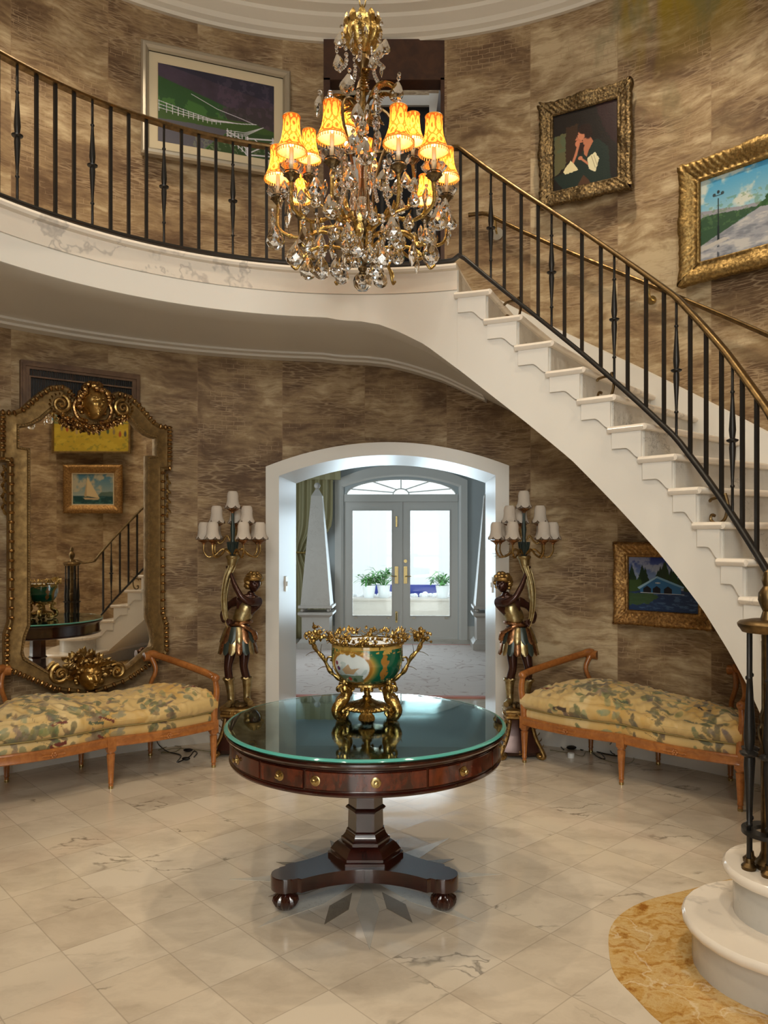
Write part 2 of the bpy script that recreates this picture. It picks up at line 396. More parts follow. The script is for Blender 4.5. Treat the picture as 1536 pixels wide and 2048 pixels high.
# ------------------------------------------------------------------ hall (beyond the arch) frame of reference
HROT = -math.atan(0.0408)
HO = Vector((0.02, 5.85, 0))
HM = Matrix.Translation(HO) @ Matrix.Rotation(HROT, 4, 'Z')
def H(u, v, z=0): return tuple(HM @ Vector((u, v, z)))
def hall_u(x, y):
    p = HM.inverted() @ Vector((x, y, 0)); return p.x
def ell(u, hw, zs, rise): return zs + rise*math.sqrt(max(0, 1-(u/hw)**2)) if False else zs + rise*(1-(u/hw)**2)

# ------------------------------------------------------------------ wall cylinder
wall = MB()
ZT = 5.42
def patch(t0, t1, zb, zt, nz=14):
    n = max(1, int(abs(t1-t0)/1.5))
    vs = []; uv = []; fs = []
    for i in range(n+1):
        th = lerp(t0, t1, i/n)
        a = zb(th) if callable(zb) else zb
        for k in range(nz+1):
            z = lerp(a, zt, k/nz); vs.append(pol(th, RW, z)); uv.append((RW*math.radians(th), z))
    for i in range(n):
        for k in range(nz):
            a = i*(nz+1)+k; fs.append((a, a+1, a+nz+2, a+nz+1))
    wall.add(vs, fs, uv)
def th_at_px(px, r=RW):
    x, y = circ(px, r); return math.degrees(math.atan2(x-C0[0], y-C0[1]))
def arch_hole(th):
    x, y, _ = pol(th, RW); u = hall_u(x, y); return ell(u, .88, 2.06, .165)
tL = min((abs(hall_u(*pol(t/20, RW)[:2]) + .88), t/20) for t in range(-400, 0))[1]
tR = min((abs(hall_u(*pol(t/20, RW)[:2]) - .88), t/20) for t in range(0, 500))[1]
tD0, tD1 = th_at_px(648), th_at_px(889)
patch(-160, tL, 0, ZT, 20); patch(tR, 160, 0, ZT, 20)
patch(tL, tR, arch_hole, 3.0)
patch(tL, tD0, 3.0, ZT); patch(tD1, tR, 3.0, ZT); patch(tD0, tD1, 3.0, 3.24, 2); patch(tD0, tD1, 5.36, ZT, 1)
wo = struct(wall.build('wall_round', M['wall'], smooth=60))

# entrance bay behind the viewpoint
b = MB()
xl, xr = C0[0]-1.105, C0[0]+1.105
b.box(xl-.12, xl, -1.3, -.20, 0, 4.8); b.box(xr, xr+.12, -1.3, -.20, 0, 4.8)
b.box(xl-.12, xr+.12, -1.3, -.20, 4.8, 4.92)
b.box(xl, xr, -1.42, -1.3, 2.45, 2.75); b.box(xl, xr, -1.42, -1.3, 4.5, 4.8); b.box(xl, xl+.2, -1.42, -1.3, 0, 4.8); b.box(xr-.2, xr, -1.42, -1.3, 0, 4.8)
b.box(xl-.12, xr+.12, -.32, -.20, 4.6, 5.6)
struct(b.build('wall_entrance', M['hallwall'], smooth=0))
b = MB()
for x in (xl+.2, C0[0]-.04, xr-.28): b.box(x, x+.08, -1.40, -1.34, 0, 2.45); b.box(x, x+.08, -1.40, -1.34, 2.75, 4.5)
for z in (0, .9, 1.7, 2.37, 2.75, 3.6, 4.42): b.box(xl+.2, xr-.2, -1.40, -1.34, z, z+.08)
wn_ = struct(b.build('window_2', M['white'], smooth=0))
p = MB(); p.box(xl+.2, xr-.2, -1.375, -1.37, 0.08, 2.4); p.box(xl+.2, xr-.2, -1.375, -1.37, 2.8, 4.45)
p.build('pane', M['pane'], wn_, smooth=0)

# floor: one polygon wide enough for hall and foyer
fl = MB(); fl.box(-3.6, 3.6, -1.5, 12.2, -.12, 0)
struct(fl.build('floor', M['floor'], smooth=0))

# ceiling with crown cornice
ce = MB()
prof = [(RW+.02, 5.39), (3.19, 5.39), (3.185, 5.415), (3.15, 5.43), (3.13, 5.46), (3.06, 5.50), (3.05, 5.525), (2.98, 5.545), (2.97, 5.565), (2.90, 5.575), (2.88, 5.60)]
ce.lathe(prof, 160, (C0[0], C0[1], 0))
struct(ce.build('trim_1', M['plaster'], smooth=25))
ce = MB(); ce.lathe([(3.5, 5.60), (3.5, 5.7), (0.001, 5.7), (0.001, 5.60), (3.5, 5.60)], 96, (C0[0], C0[1], 0))
struct(ce.build('ceiling', M['plaster'], smooth=0))
# recessed ceiling downlights
for i, (th, r) in enumerate([(-150, 1.9), (-95, 2.0), (-45, 2.1), (40, 2.1), (95, 2.0), (150, 1.9)]):
    x, y, _ = pol(th, r)
    t = thing('recessed_downlight', 'small round recessed downlight set in the plaster ceiling', 'ceiling light', (x, y, 5.6), 0, 'recessed ceiling downlights')
    q = MB(); q.lathe([(.075, 0), (.075, -.012), (.06, -.015), (.055, -.002)], 24, (0, 0, 0)); q.build('trim_ring', M['white'], t)
    q = MB(); q.lathe([(.055, -.003), (.001, -.003)], 24); q.build('lamp_face', emis('downlight_glow', (1, .86, .66), 6), t)

# ------------------------------------------------------------------ staircase geometry
NS = 18; RISE = .18; ZL = 3.24; TH0 = 16.9
TH = [TH0, 22.05, 27.4, 32.8, 38.16, 43.3, 48.4, 53.4, 57.3, 61.1, 64.7, 68.3, 71.9, 75.6, 79.4, 83.2, 87.0, 92.0]
def rin(th):
    return interp(th, [(-200, RB), (68, RB), (72, 2.04), (76, 1.93), (80, 1.82), (84, 1.73), (88, 1.66), (95, 1.60), (120, 1.6)])
def znose(th):
    return interp(th, [(TH0, ZL)] + [(TH[k], ZL-RISE*k) for k in range(1, 18)])
bp = [(680,640),(720,642),(760,649),(800,664),(850,689),(925,745),(968,779),(1056,848),(1143.6,920.7),(1231.5,1010.7),(1319,1107),(1407,1221.6),(1455.6,1300),(1496,1373.6),(1531,1452)]
BT = [(-200, 2.935), (-6, 2.935)]
for (px, py) in bp:
    x, y = circ(px, RB); BT.append((math.degrees(math.atan2(x-C0[0], y-C0[1])), zz(py, y)))
BT.append((84, 0.05))
def zbot(th): return interp(th, BT)

# landing: marble slab, fascia, soffit
def ringstrip(mb, t0, t1, fn, step=1.5, cap=True):
    n = max(2, int(abs(t1-t0)/step)); rings = []
    for i in range(n+1):
        th = lerp(t0, t1, i/n); rings.append([pol(th, r, z) for r, z in fn(th)])
    mb.loft(rings, True, cap)
ld = MB()
ringstrip(ld, -128, TH0, lambda t: [(RB, 3.085), (RB, 3.205), (RB-.03, 3.21), (RB-.037, 3.225), (RB-.03, 3.24), (RW-.002, 3.24), (RW-.002, 3.085)])
struct(ld.build('landing', M['marble'], smooth=40))
ld = MB()
def fas(t):
    zb = zbot(t)
    return [(RB+.01, 3.087), (RB+.002, 3.078), (RB+.002, zb), (RB+.012, zb-.004), (RB+.22, zb-.004), (RB+.225, zb+.006), (RW-.16, zb+.010), (RW-.155, zb-.004), (RW-.10, zb-.008), (RW-.09, zb-.022), (RW-.002, zb-.026), (RW-.002, 3.087)]
ringstrip(ld, -128, TH0-.02, fas)
struct(ld.build('landing_soffit', M['white'], smooth=30))
# cut end of the landing on the far left, a plain pier
ld = MB(); ringstrip(ld, -131, -128, lambda t: [(RB-.01, 0), (RB-.01, 3.3), (RW, 3.3), (RW, 0)]); struct(ld.build('wall_pier', M['plaster'], smooth=0))

st = thing('curved_staircase', 'curved staircase with white marble steps and smooth white stringer sweeping down to the right', 'staircase', pol(60, 2.6, 0))
W = dict(parent=st, world=True)
body = MB()
def sbody(t):
    zb = max(zbot(t), 0.0); top = max(znose(t)-.30, zb+.02)
    r = rin(t); return [(r, zb), (r, top), (RW-.003, top), (RW-.003, zb)]
# stepped solid body under the treads: one wedge per step
for k in range(1, NS):
    t0, t1 = TH[k-1], TH[k]; zt = ZL-RISE*k-.035
    n = 4; rings = []
    for i in range(n+1):
        t = lerp(t0, t1, i/n); zb = max(zbot(t), 0.0); zb = min(zb, zt-.02); r = rin(t)
        rings.append([pol(t, r, zb), pol(t, r, zt), pol(t, RW-.003, zt), pol(t, RW-.003, zb)])
    body.loft(rings)
body.build('stringer', M['white'], smooth=20, **W)
RN = .028
for k in range(1, NS-2):
    t0, t1 = TH[k-1], TH[k]; z = ZL-RISE*k
    dth = math.degrees(RN/2.1)
    tr = MB()
    def tp(t): 
        r = rin(t)
        return [(r, z-.036), (r-RN+.006, z-.036), (r-RN-.004, z-.026), (r-RN-.008, z-.016), (r-RN-.004, z-.006), (r-RN+.004, z), (RW-.02, z), (RW-.02, z-.036)]
    ringstrip(tr, t0-dth*.45, t1+dth*.8, tp, 1.3)
    # rounded front nosing
    a, c_ = pol(t1+dth*.8, rin(t1)-RN, z-.018), pol(t1+dth*.8, RW-.02, z-.018)
    tr.tube([a, c_], .018, 10)
    tr.build('tread', M['marble'], smooth=40, **W)
    # riser below the landing / the tread above
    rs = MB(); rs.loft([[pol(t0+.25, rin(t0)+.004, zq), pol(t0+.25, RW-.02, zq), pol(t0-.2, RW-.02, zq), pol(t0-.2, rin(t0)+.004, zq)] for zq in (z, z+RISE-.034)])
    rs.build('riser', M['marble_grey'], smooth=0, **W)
    # scrolled end panel
    zt = z-.036; r0 = .018
    def bot(u): return -.088 if u < .45 else -.088 - .060*(0.5-0.5*math.cos(PI*min(1, (u-.45)/.5)))
    rings = []
    for i in range(15):
        u = i/14; t = lerp(t0+.1, t1-.05, .02+u*.98); r = rin(t)
        zb = zt + bot(u)
        rings.append([pol(t, r+.004, zb), pol(t, r-r0, zb), pol(t, r-r0, zt), pol(t, r+.004, zt)])
    pn = MB(); pn.loft(rings); pn.build('scrolled_end_panel', M['white'], smooth=30, **W)
# the two bull-nosed bottom steps
def bull(cx, cy, r, z, h, name, back, fy):
    pts = [(cx + r*math.cos(a), cy + r*math.sin(a)) for a in [math.radians(70 + 12.5*i) for i in range(15)]]
    a_end = pts[-1]
    pts += [(a_end[0]+.35, a_end[1]-.13), (a_end[0]+.8, a_end[1]-.22), (2.35, fy), (2.72, fy+.1), (2.95, fy+.35), (3.04, back), (2.2, back)]
    def off(d):
        out = []; n = len(pts); area = sum(pts[i][0]*pts[(i+1) % n][1]-pts[(i+1) % n][0]*pts[i][1] for i in range(n)); s = 1 if area > 0 else -1
        for i in range(n):
            p0, p1, p2 = Vector(pts[i-1]), Vector(pts[i]), Vector(pts[(i+1) % n]); t = (p2-p0).normalized(); nn = Vector((t.y, -t.x))*s
            out.append(tuple(p1 + nn*d))
        return out
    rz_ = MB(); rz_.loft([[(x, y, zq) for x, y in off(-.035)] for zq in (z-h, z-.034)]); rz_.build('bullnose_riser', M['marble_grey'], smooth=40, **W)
    tz = MB(); tz.loft([[(x, y, z+dz) for x, y in off(d)] for d, dz in ((-.03, -.036), (-.006, -.036), (0, -.028), (.002, -.018), (0, -.008), (-.008, 0))]); tz.build('bullnose_tread', M['marble'], smooth=40, **W)
bull(1.475, 2.76, .24, .36, .18, 'a', 3.2, 2.32)
bull(1.425, 2.73, .345, .18, .18, 'b', 3.2, 2.02)
# skirting that climbs the wall
sk = MB()
n = 60; rings = []
for i in range(n+1):
    t = lerp(14, 95, i/n); z = znose(t) if t > TH0 else ZL
    rings.append([pol(t, RW-.028, z-.2), pol(t, RW-.028, z+.16), pol(t, RW-.002, z+.17), pol(t, RW-.002, z-.2)])
sk.loft(rings); sk.build('wall_skirting', M['white'], smooth=30, **W)

# baseboards at the floor
bb = MB()
def bbs(t0, t1):
    ringstrip(bb, t0, t1, lambda t: [(RW-.02, 0), (RW-.02, .15), (RW-.012, .165), (RW-.001, .165), (RW-.001, 0)], 2)
bbs(-127.9, tL); bbs(tR, 88)
struct(bb.build('baseboard_round', M['white'], smooth=30))
bb = MB(); ringstrip(bb, -127.9, -6, lambda t: [(RW-.02, ZL), (RW-.02, ZL+.1), (RW-.001, ZL+.11), (RW-.001, ZL)], 2)
struct(bb.build('baseboard_landing', M['white'], smooth=30))

# golden marble inlay round the bottom step
ring = smooth_path([(1.62,3.50,0),(1.326,3.365,0),(1.12,3.27,0),(.98,3.16,0),(.885,3.02,0),(.827,2.82,0),(.815,2.70,0),(.841,2.59,0),(.883,2.44,0),(1.0,2.25,0),(1.25,2.02,0),(1.7,1.8,0)], 6)
g = MB(); poly = [(p.x, p.y) for p in ring] + [(2.9, 1.7), (2.9, 3.2)]
g.prism(poly, 0.0, 0.003); struct(g.build('trim_2', M['gold_marble'], smooth=0))
# star medallion in the floor under the table
mc = (-.08, 3.50)
for nm, mt, a0, R1, R2, w in (('trim_3', 'taupe_marble', 22.5, .17, .46, 8), ('trim_4', 'pale_marble', 0, .0, .62, 9)):
    g = MB()
    for k in range(8):
        a = math.radians(a0 + 45*k + 2.4)
        ra, rb, rm = max(R1, .01), R2, (R1+R2)*.5
        for sgn in (1, -1):
            pt = [(mc[0]+ra*math.cos(a), mc[1]+ra*math.sin(a)), (mc[0]+rm*math.cos(a+sgn*math.radians(w)), mc[1]+rm*math.sin(a+sgn*math.radians(w))), (mc[0]+rb*math.cos(a), mc[1]+rb*math.sin(a))]
            if sgn < 0: pt = pt[::-1]
            g.prism(pt, 0, .0015 if nm == 'trim_4' else .002)
    struct(g.build(nm, M[mt], smooth=0))

# ------------------------------------------------------------------ arched opening
def outline(hw, zs, rise, n=28):
    return [(-hw, 0)] + [(lerp(-hw, hw, i/n), ell(lerp(-hw, hw, i/n), hw, zs, rise)) for i in range(n+1)] + [(hw, 0)]
oin, oout = outline(.823, 2.012, .156), outline(.925, 2.084, .182)
oin2 = outline(.823, 2.012, .156)
pm = MB()
rings = [[H(u, 0, z) for u, z in oout], [H(u, 0, z) for u, z in oin], [H(u, .84, z) for u, z in oin2], [H(u, .84, z) for u, z in oout]]
pm.loft([[r[i] for r in rings] for i in range(len(oin))], True, True)
struct(pm.build('trim_5', M['white'], smooth=40))
# light switches on the reveals
for s, lab in ((-1, 'white light switch plate on the left reveal of the archway'), (1, 'white light switch plate on the right reveal of the archway')):
    t = thing('light_switch', lab, 'light switch', H(s*.823, .30 if s < 0 else .22, 1.17), HROT, 'archway light switches')
    q = MB(); q.box(0, -s*.010, -.042 if s < 0 else -.03, .042 if s < 0 else .03, -.06, .06); q.build('cover_plate', M['whiteplastic'], t, smooth=0)
    q = MB(); q.box(-s*.010, -s*.018, -.022, -.008, -.018, .018); q.box(-s*.010, -s*.018, .008, .022, -.018, .018); q.build('toggle', M['whiteplastic'], t, smooth=0)

# ------------------------------------------------------------------ hall beyond
HW0, HW1, VD, HZ = -2.5, 2.5, 5.81, 3.1
def hbox(mb, u0, u1, v0, v1, z0, z1): mb.box(u0, u1, v0, v1, z0, z1, M=HM)
q = MB(); hbox(q, HW0-.1, HW0, .84, VD, 0, HZ); struct(q.build('wall_hall_left', M['hallwall'], smooth=0))
q = MB(); hbox(q, HW1, HW1+.1, .84, VD, 0, HZ); struct(q.build('wall_hall_right', M['hallwall'], smooth=0))
q = MB(); hbox(q, HW0-.1, HW1+.1, .74, VD+.2, HZ, HZ+.1); struct(q.build('ceiling_hall', M['hallwall'], smooth=0))
q = MB(); hbox(q, HW0, -.93, .74, .84, 0, HZ); hbox(q, .93, HW1, .74, .84, 0, HZ); hbox(q, -.93, .93, .74, .84, 2.28, HZ); struct(q.build('wall_hall_near', M['hallwall'], smooth=0))
q = MB()
hbox(q, HW0, -.86, VD, VD+.15, 0, HZ); hbox(q, .86, HW1, VD, VD+.15, 0, HZ); hbox(q, -.86, .86, VD, VD+.15, 2.08, 2.17)
n = 24
for i in range(n):
    u0, u1 = lerp(-.86, .86, i/n), lerp(-.86, .86, (i+1)/n)
    def fz_(u): return 2.175 + .25*math.sqrt(max(0, 1-(u/.86)**2))
    za, zb = fz_(u0), fz_(u1)
    q.add([H(u0, VD, za), H(u1, VD, zb), H(u1, VD, HZ), H(u0, VD, HZ), H(u0, VD+.15, za), H(u1, VD+.15, zb), H(u1, VD+.15, HZ), H(u0, VD+.15, HZ)], [(0,1,2,3), (7,6,5,4), (0,4,5,1)])
struct(q.build('wall_hall_far', M['hallwall'], smooth=0))
# casing round the doors with arched head
ci, co = outline(.87, 2.30, .16), outline(1.0, 2.40, .24)
q = MB(); rr = [[H(u, VD-.03, z) for u, z in ci], [H(u, VD-.05, z) for u, z in [(a*1.04, b*1.01) for a, b in ci]], [H(u, VD-.05, z) for u, z in co], [H(u, VD, z) for u, z in co], [H(u, VD, z) for u, z in ci]]
q.loft([[r[i] for r in rr] for i in range(len(ci))], True, True); struct(q.build('trim_6', M['white'], smooth=25))
q = MB(); hbox(q, HW0, -1.0, VD-.02, VD, 0, .2); hbox(q, 1.0, HW1, VD-.02, VD, 0, .2); struct(q.build('baseboard_hall', M['white'], smooth=0))
# fanlight
fw = MB()
hbox(fw, -.86, .86, VD-.02, VD+.06, 2.08, 2.19)
def fz2(a, k=1.0): return (.83*k*math.cos(a), 2.185 + .238*k*math.sin(a))
fw.tube([H(*(lambda p: (p[0], VD+.02, p[1]))(fz2(PI*i/24))) for i in range(25)], .016, 6)
fw.tube([H(.12*math.cos(PI*i/12), VD+.02, 2.185+.09*math.sin(PI*i/12)) for i in range(13)], .011, 6)
for a in (22, 58, 90, 122, 158):
    ar = math.radians(a); u1, z1 = fz2(ar); fw.tube([H(.12*math.cos(ar), VD+.02, 2.185+.09*math.sin(ar)), H(u1, VD+.02, z1)], .010, 6)
hbox(fw, -.86, .86, VD-.01, VD+.06, 0, .022)
fo = struct(fw.build('window_1', M['white'], smooth=30))
pa = MB(); n = 24
pa.add([H(0, VD+.03, 2.185)] + [H(*(lambda p: (p[0], VD+.03, p[1]))(fz2(PI*i/n))) for i in range(n+1)], [(0, i+1, i+2) for i in range(n)]); pa.build('pane', M['pane'], fo, smooth=0)
# the pair of glazed doors
for s, nm in ((-1, 'door_1'), (1, 'door_2')):
    d = MB()
    def sb(a, b_, v0, v1, z0, z1):
        u0, u1 = sorted((s*a, s*b_)); hbox(d, u0, u1, v0, v1, z0, z1)
    sb(.006, .128, VD+.01, VD+.055, .02, 2.08); sb(.745, .86, VD+.01, VD+.055, .02, 2.08)
    sb(.128, .745, VD+.01, VD+.055, .02, .345); sb(.128, .745, VD+.01, VD+.055, 1.955, 2.08)
    for a, b_, z0, z1 in ((.128, .14, .345, 1.955), (.733, .745, .345, 1.955), (.128, .745, .345, .357), (.128, .745, 1.943, 1.955)): sb(a, b_, VD-.004, VD+.01, z0, z1)
    if s > 0: hbox(d, -.02, .02, VD-.012, VD+.06, .02, 2.08)
    do = struct(d.build(nm, M['white'], smooth=0))
    g = MB(); u0, u1 = sorted((s*.128, s*.745)); hbox(g, u0, u1, VD+.03, VD+.034, .345, 1.955); g.build('pane', M['pane'], do, smooth=0)
    g = MB(); uc = s*.068; hbox(g, uc-.026, uc+.026, VD-.003, VD+.01, .84, 1.10)
    g.tube([H(uc, VD-.003, .95), H(uc, VD-.04, .95), H(uc + s*.09, VD-.045, .955)], .008, 8)
    g.build('door_handle', M['brass_bright'], do)
    g = MB()
    if s < 0:
        hbox(g, uc-.012, uc+.012, VD-.012, VD+.01, 1.70, 1.86); hbox(g, uc-.016, uc+.016, VD-.012, VD+.01, .25, .42)
        g.tube([H(uc, VD-.02, .28), H(uc, VD-.02, .40)], .008, 6); g.build('flush_bolt', M['brass_bright'], do)
    else:
        g.tube([H(uc, VD-.012, 1.18), H(uc, VD+.01, 1.18)], .026, 16); g.build('deadlock', M['brass_bright'], do)
    g = MB()
    for a in (.17, .66): u0, u1 = sorted((s*a, s*(a+.05))); hbox(g, u0, u1, VD-.012, VD+.01, .31, .335)
    g.build('door_clip', M['silver'], do, smooth=0)
# rug
t = MB(); t.box(-1.95, 1.95, -1.82, 1.82, 0, .014)
r = t.build('area_rug', M['rug'], smooth=0); r.location = H(0, 3.36, 0.0005); r.rotation_euler = (0, 0, HROT)
tag(r, 'pale patterned rug with a pink border on the floor beyond the archway', 'rug')
# obelisks on pedestals
def obelisk(u, v, lab):
    o = thing('stone_obelisk', lab, 'obelisk', H(u, v, .515), HROT, 'pair of stone obelisks')
    q = MB(); q.loft([[(sx_*w, sy_*w, z) for sx_, sy_ in ((-1,-1),(1,-1),(1,1),(-1,1))] for w, z in ((.205, .09), (.075, 1.60), (.02, 1.70))]); q.build('shaft', M['stone'], o, smooth=0)
    q = MB(); q.ball((0, 0, 1.745), .045); q.build('finial', M['stone'], o)
    q = MB(); q.box(-.235, .235, -.235, .235, .055, .09); q.build('plate', M['stone'], o, smooth=0)
    for a in (-1, 1):
        for c in (-1, 1): q = MB(); q.ball((a*.18, c*.18, .029), .029); q.build('ball_foot', M['stone'], o)
    p = thing('stone_pedestal', lab.replace('tall pale stone obelisk', 'square stone pedestal').replace('on the', 'under the obelisk on the'), 'pedestal', H(u, v, .0148), HROT, 'obelisk pedestals')
    q = MB(); sq = ((-1,-1),(1,-1),(1,1),(-1,1))
    q.loft([[(a*w, c*w, z) for a, c in sq] for w, z in ((.245, 0.001), (.245, .08), (.225, .10), (.205, .13))]); q.build('plinth', M['stone'], p, smooth=0)
    q = MB(); q.box(-.19, .19, -.19, .19, .13, .43); q.build('die', M['stone'], p, smooth=0)
    q = MB(); q.loft([[(a*w, c*w, z) for a, c in sq] for w, z in ((.195, .43), (.225, .455), (.24, .465), (.24, .498))]); q.build('cap', M['stone'], p, smooth=0)
obelisk(-1.15, 4.85, 'tall pale stone obelisk on the left of the glass doors')
obelisk(1.24, 4.85, 'tall pale stone obelisk on the right of the glass doors')
# curtain
def curtain(u0, u1, v, z0, z1, tie, lab, hg):
    c = thing('window_curtain', lab, 'curtain', H((u0+u1)/2, v, z0), HROT)
    w = (u1-u0)/2; q = MB(); nu, nz = 60, 20; vs = []; fs = []
    for k in range(nz+1):
        z = (z1-z0)*k/nz; tt = (z-tie)/(z1-z0); pinch = 1 - .55*math.exp(-(tt/.09)**2)
        for i in range(nu+1):
            a = i/nu*2-1; vs.append((-w + (a+1)*w*pinch, .035*math.sin(a*16+.6*math.sin(z*2)) - .03*math.exp(-(tt/.09)**2), z))
    for k in range(nz):
        for i in range(nu): a = k*(nu+1)+i; fs.append((a, a+1, a+nu+2, a+nu+1))
    q.add(vs, fs); o = q.build('drape', M['curtain'], c, smooth=180)
    md = o.modifiers.new('thick', 'SOLIDIFY'); md.thickness = .006
    q = MB(); q.tube([(-w, -.05, tie), (-w*.4, -.075, tie-.01), (w*.05, -.03, tie+.05)], .016, 8); q.build('tieback', M['ormolu'], c)
    q = MB(); q.loft([[(x, -.07 + .02*math.sin(x*40), (z1-z0)+dz) for x in [lerp(-w-.03, w+.12, i/20) for i in range(21)]] + [(x, .05, (z1-z0)+dz) for x in [lerp(w+.12, -w-.03, i/20) for i in range(21)]] for dz in (-.22, .02)]); q.build('valance', M['curtain'], c)
w3 = MB()
for v0, v1, z0, z1 in ((2.5, 2.58, .6, 2.6), (4.02, 4.1, .6, 2.6), (3.26, 3.34, .6, 2.6), (2.5, 4.1, .6, .68), (2.5, 4.1, 2.52, 2.6), (2.5, 4.1, 1.6, 1.66)): hbox(w3, HW0, HW0+.05, v0, v1, z0, z1)
struct(w3.build('added_side_window', M['white'], smooth=0))  # frame added out of view on the solid side wall, behind the fill lamp
curtain(-1.62, -1.02, 5.62, .02, 2.62, 1.30, 'olive silk curtain tied back behind the left obelisk', None)

# outside the glass doors
q = MB(); hbox(q, -6, 6, VD+.16, VD+9, -.12, -.01); struct(q.build('terrace_paving', M['paving'], smooth=0))
q = MB(); hbox(q, -6, 6, VD+5.5, VD+5.7, -.01, 3.0); struct(q.build('wall_garden', M['potwhite'], smooth=0))
q = MB(); hbox(q, -2.6, 2.6, VD+1.4, VD+1.75, -.01, .47); hbox(q, -2.62, 2.62, VD+1.37, VD+1.78, .47, .50); struct(q.build('fountain_kerb', M['stone'], smooth=0))
q = MB(); hbox(q, -.55, .68, VD+2.6, VD+2.7, -.01, .66); tag(q.build('fountain_tile_panel', M['bluetile'], smooth=0), 'cobalt blue tiled fountain edge seen outside the glass doors', 'fountain')
random.seed(5)
q = MB()
for i in range(90):
    q.ball(H(random.uniform(-1.1, 1.3), VD+random.uniform(1.8, 2.55), .46+random.uniform(0, .05)), random.uniform(.03, .06), 8, 5)
q = q.build('white_pebbles', M['potwhite']); tag(q, 'bed of white pebbles inside the fountain edge outside the doors', 'pebbles'); q['kind'] = 'stuff'
def potplant(u, v, h, lab):
    t = thing('potted_plant', lab, 'potted plant', H(u, v, .50 if v < VD+1.8 else 0), 0)
    zb = 0 if v < VD+1.8 else .5
    q = MB(); q.lathe([(.001, zb), (.085, zb), (.115, zb+.20), (.12, zb+.215), (.105, zb+.215), (.10, zb+.18), (.001, zb+.18)], 20); q.build('pot', M['potwhite'], t)
    q = MB()
    for i in range(16):
        a = random.uniform(0, 2*PI); L = random.uniform(.5, 1)*h; rr = random.uniform(.05, .2)
        top = (rr*math.cos(a), rr*math.sin(a), zb+.18+L*.8)
        q.tube([(0, 0, zb+.17), (rr*.4*math.cos(a), rr*.4*math.sin(a), zb+.18+L*.45), top], .004, 4)
        for j in range(9):
            b_ = random.uniform(0, 2*PI); q.leaf(Vector(top)-Vector((0, 0, random.uniform(0, L*.45))), (math.cos(b_), math.sin(b_), random.uniform(-.3, .8)), random.uniform(.10, .17), .04, curl=-.35, t=.03, n=4)
    q.build('foliage', M['leafgreen'], t)
potplant(-.58, VD+1.57, .34, 'leafy green plant in a white pot outside the left glass door')
potplant(-.33, VD+1.66, .44, 'second green plant behind the potted one outside the left door')
potplant(.68, VD+1.57, .34, 'leafy green plant in a white pot outside the right glass door')

# ------------------------------------------------------------------ doorway recess above the arch
q = MB()
def rp(px, z, dy=0):
    x, y = circ(px, RW); return (x, y+dy, z)
xa, ya = circ(648, RW); xb, yb = circ(889, RW)
yb_ = 6.62
q.add([(xa, ya, 3.24), (xa, yb_, 3.24), (xa, yb_, 5.4), (xa, ya, 5.4)], [(0, 1, 2, 3)], [(0, 3.24), (.6, 3.24), (.6, 5.4), (0, 5.4)])
q.add([(xb, yb, 3.24), (xb, yb_, 3.24), (xb, yb_, 5.4), (xb, yb, 5.4)], [(0, 1, 2, 3)], [(0, 3.24), (.6, 3.24), (.6, 5.4), (0, 5.4)])
q.add([(xa, yb_, 3.24), (xb, yb_, 3.24), (xb, yb_, 5.4), (xa, yb_, 5.4)], [(0, 1, 2, 3)], [(4, 3.24), (5, 3.24), (5, 5.4), (4, 5.4)])
struct(q.build('wall_recess', M['wall'], smooth=0))
q = MB(); q.box(xa, xb, 5.90, 6.7, 3.0, 3.24); struct(q.build('floor_recess', M['marble'], smooth=0))
q = MB(); q.box(xa, xb, 5.96, 6.10, 5.085, 5.40); q.box(xb-.03, xb, 5.96, 6.66, 3.24, 5.1); q.box(xa, xa+.05, 5.96, 6.66, 3.24, 5.1); struct(q.build('trim_7', M['brownwood'], smooth=0))
# white cased dark doorway inside the recess
dz = zz(197, yb_); x1 = sx(881)*yb_; x0 = sx(700)*yb_
q = MB(); q.box(x0, x1, yb_-.05, yb_, dz-.085, dz); q.box(x1-.085, x1, yb_-.05, yb_, 3.24, dz); q.box(x0, x0+.085, yb_-.05, yb_, 3.24, dz); q.box(x1-.10, x1+.0, yb_-.06, yb_-.05, 3.24, dz+.01)
d3 = struct(q.build('door_3', M['white'], smooth=0))
q = MB(); q.box(x0+.085, x1-.085, yb_-.02, yb_-.005, 3.24, dz-.085); q.build('unlit_room_panel', M['dark'], d3, smooth=0)  # dark sheet inside the casing; its colour stands for the unlit room behind
# ------------------------------------------------------------------ stair and landing railing
rl = thing('stair_railing', 'black iron railing with a brass handrail along the landing edge and down the curved stairs', 'railing', pol(0, RB+.05, ZL))
W = dict(parent=rl, world=True)
def rr_(th): return rin(th) + .030
def zrail(th): return ZL+.755 if th <= TH0-4 else interp(th, [(TH0-4, ZL+.755), (TH0, ZL+.745), (92, znose(92)+.86)]) if th < TH0 else znose(th) + .745 + .10*min(1, (th-TH0)/44)
def zlow(th): return ZL+.038 if th <= TH0-1 else znose(th) + min(.085, .038+.03*(th-TH0+1))
ths = [lerp(-126, 86, i/212) for i in range(213)]
hr = MB(); rings = []
NC = (1.372, 2.75)
def sect(P, T, w, h):
    T = Vector(T).normalized(); side = Vector((T.y, -T.x, 0)).normalized(); up = side.cross(T).normalized()
    if up.z < 0: up = -up
    out = []
    for a, b_ in ((-1, -1), (1, -1), (1.15, -.2), (1.0, .5), (.5, 1), (-.5, 1), (-1.0, .5), (-1.15, -.2)): out.append(Vector(P) + side*(a*w) + up*(b_*h))
    return out
P = [Vector(pol(t, rr_(t), zrail(t))) for t in ths]
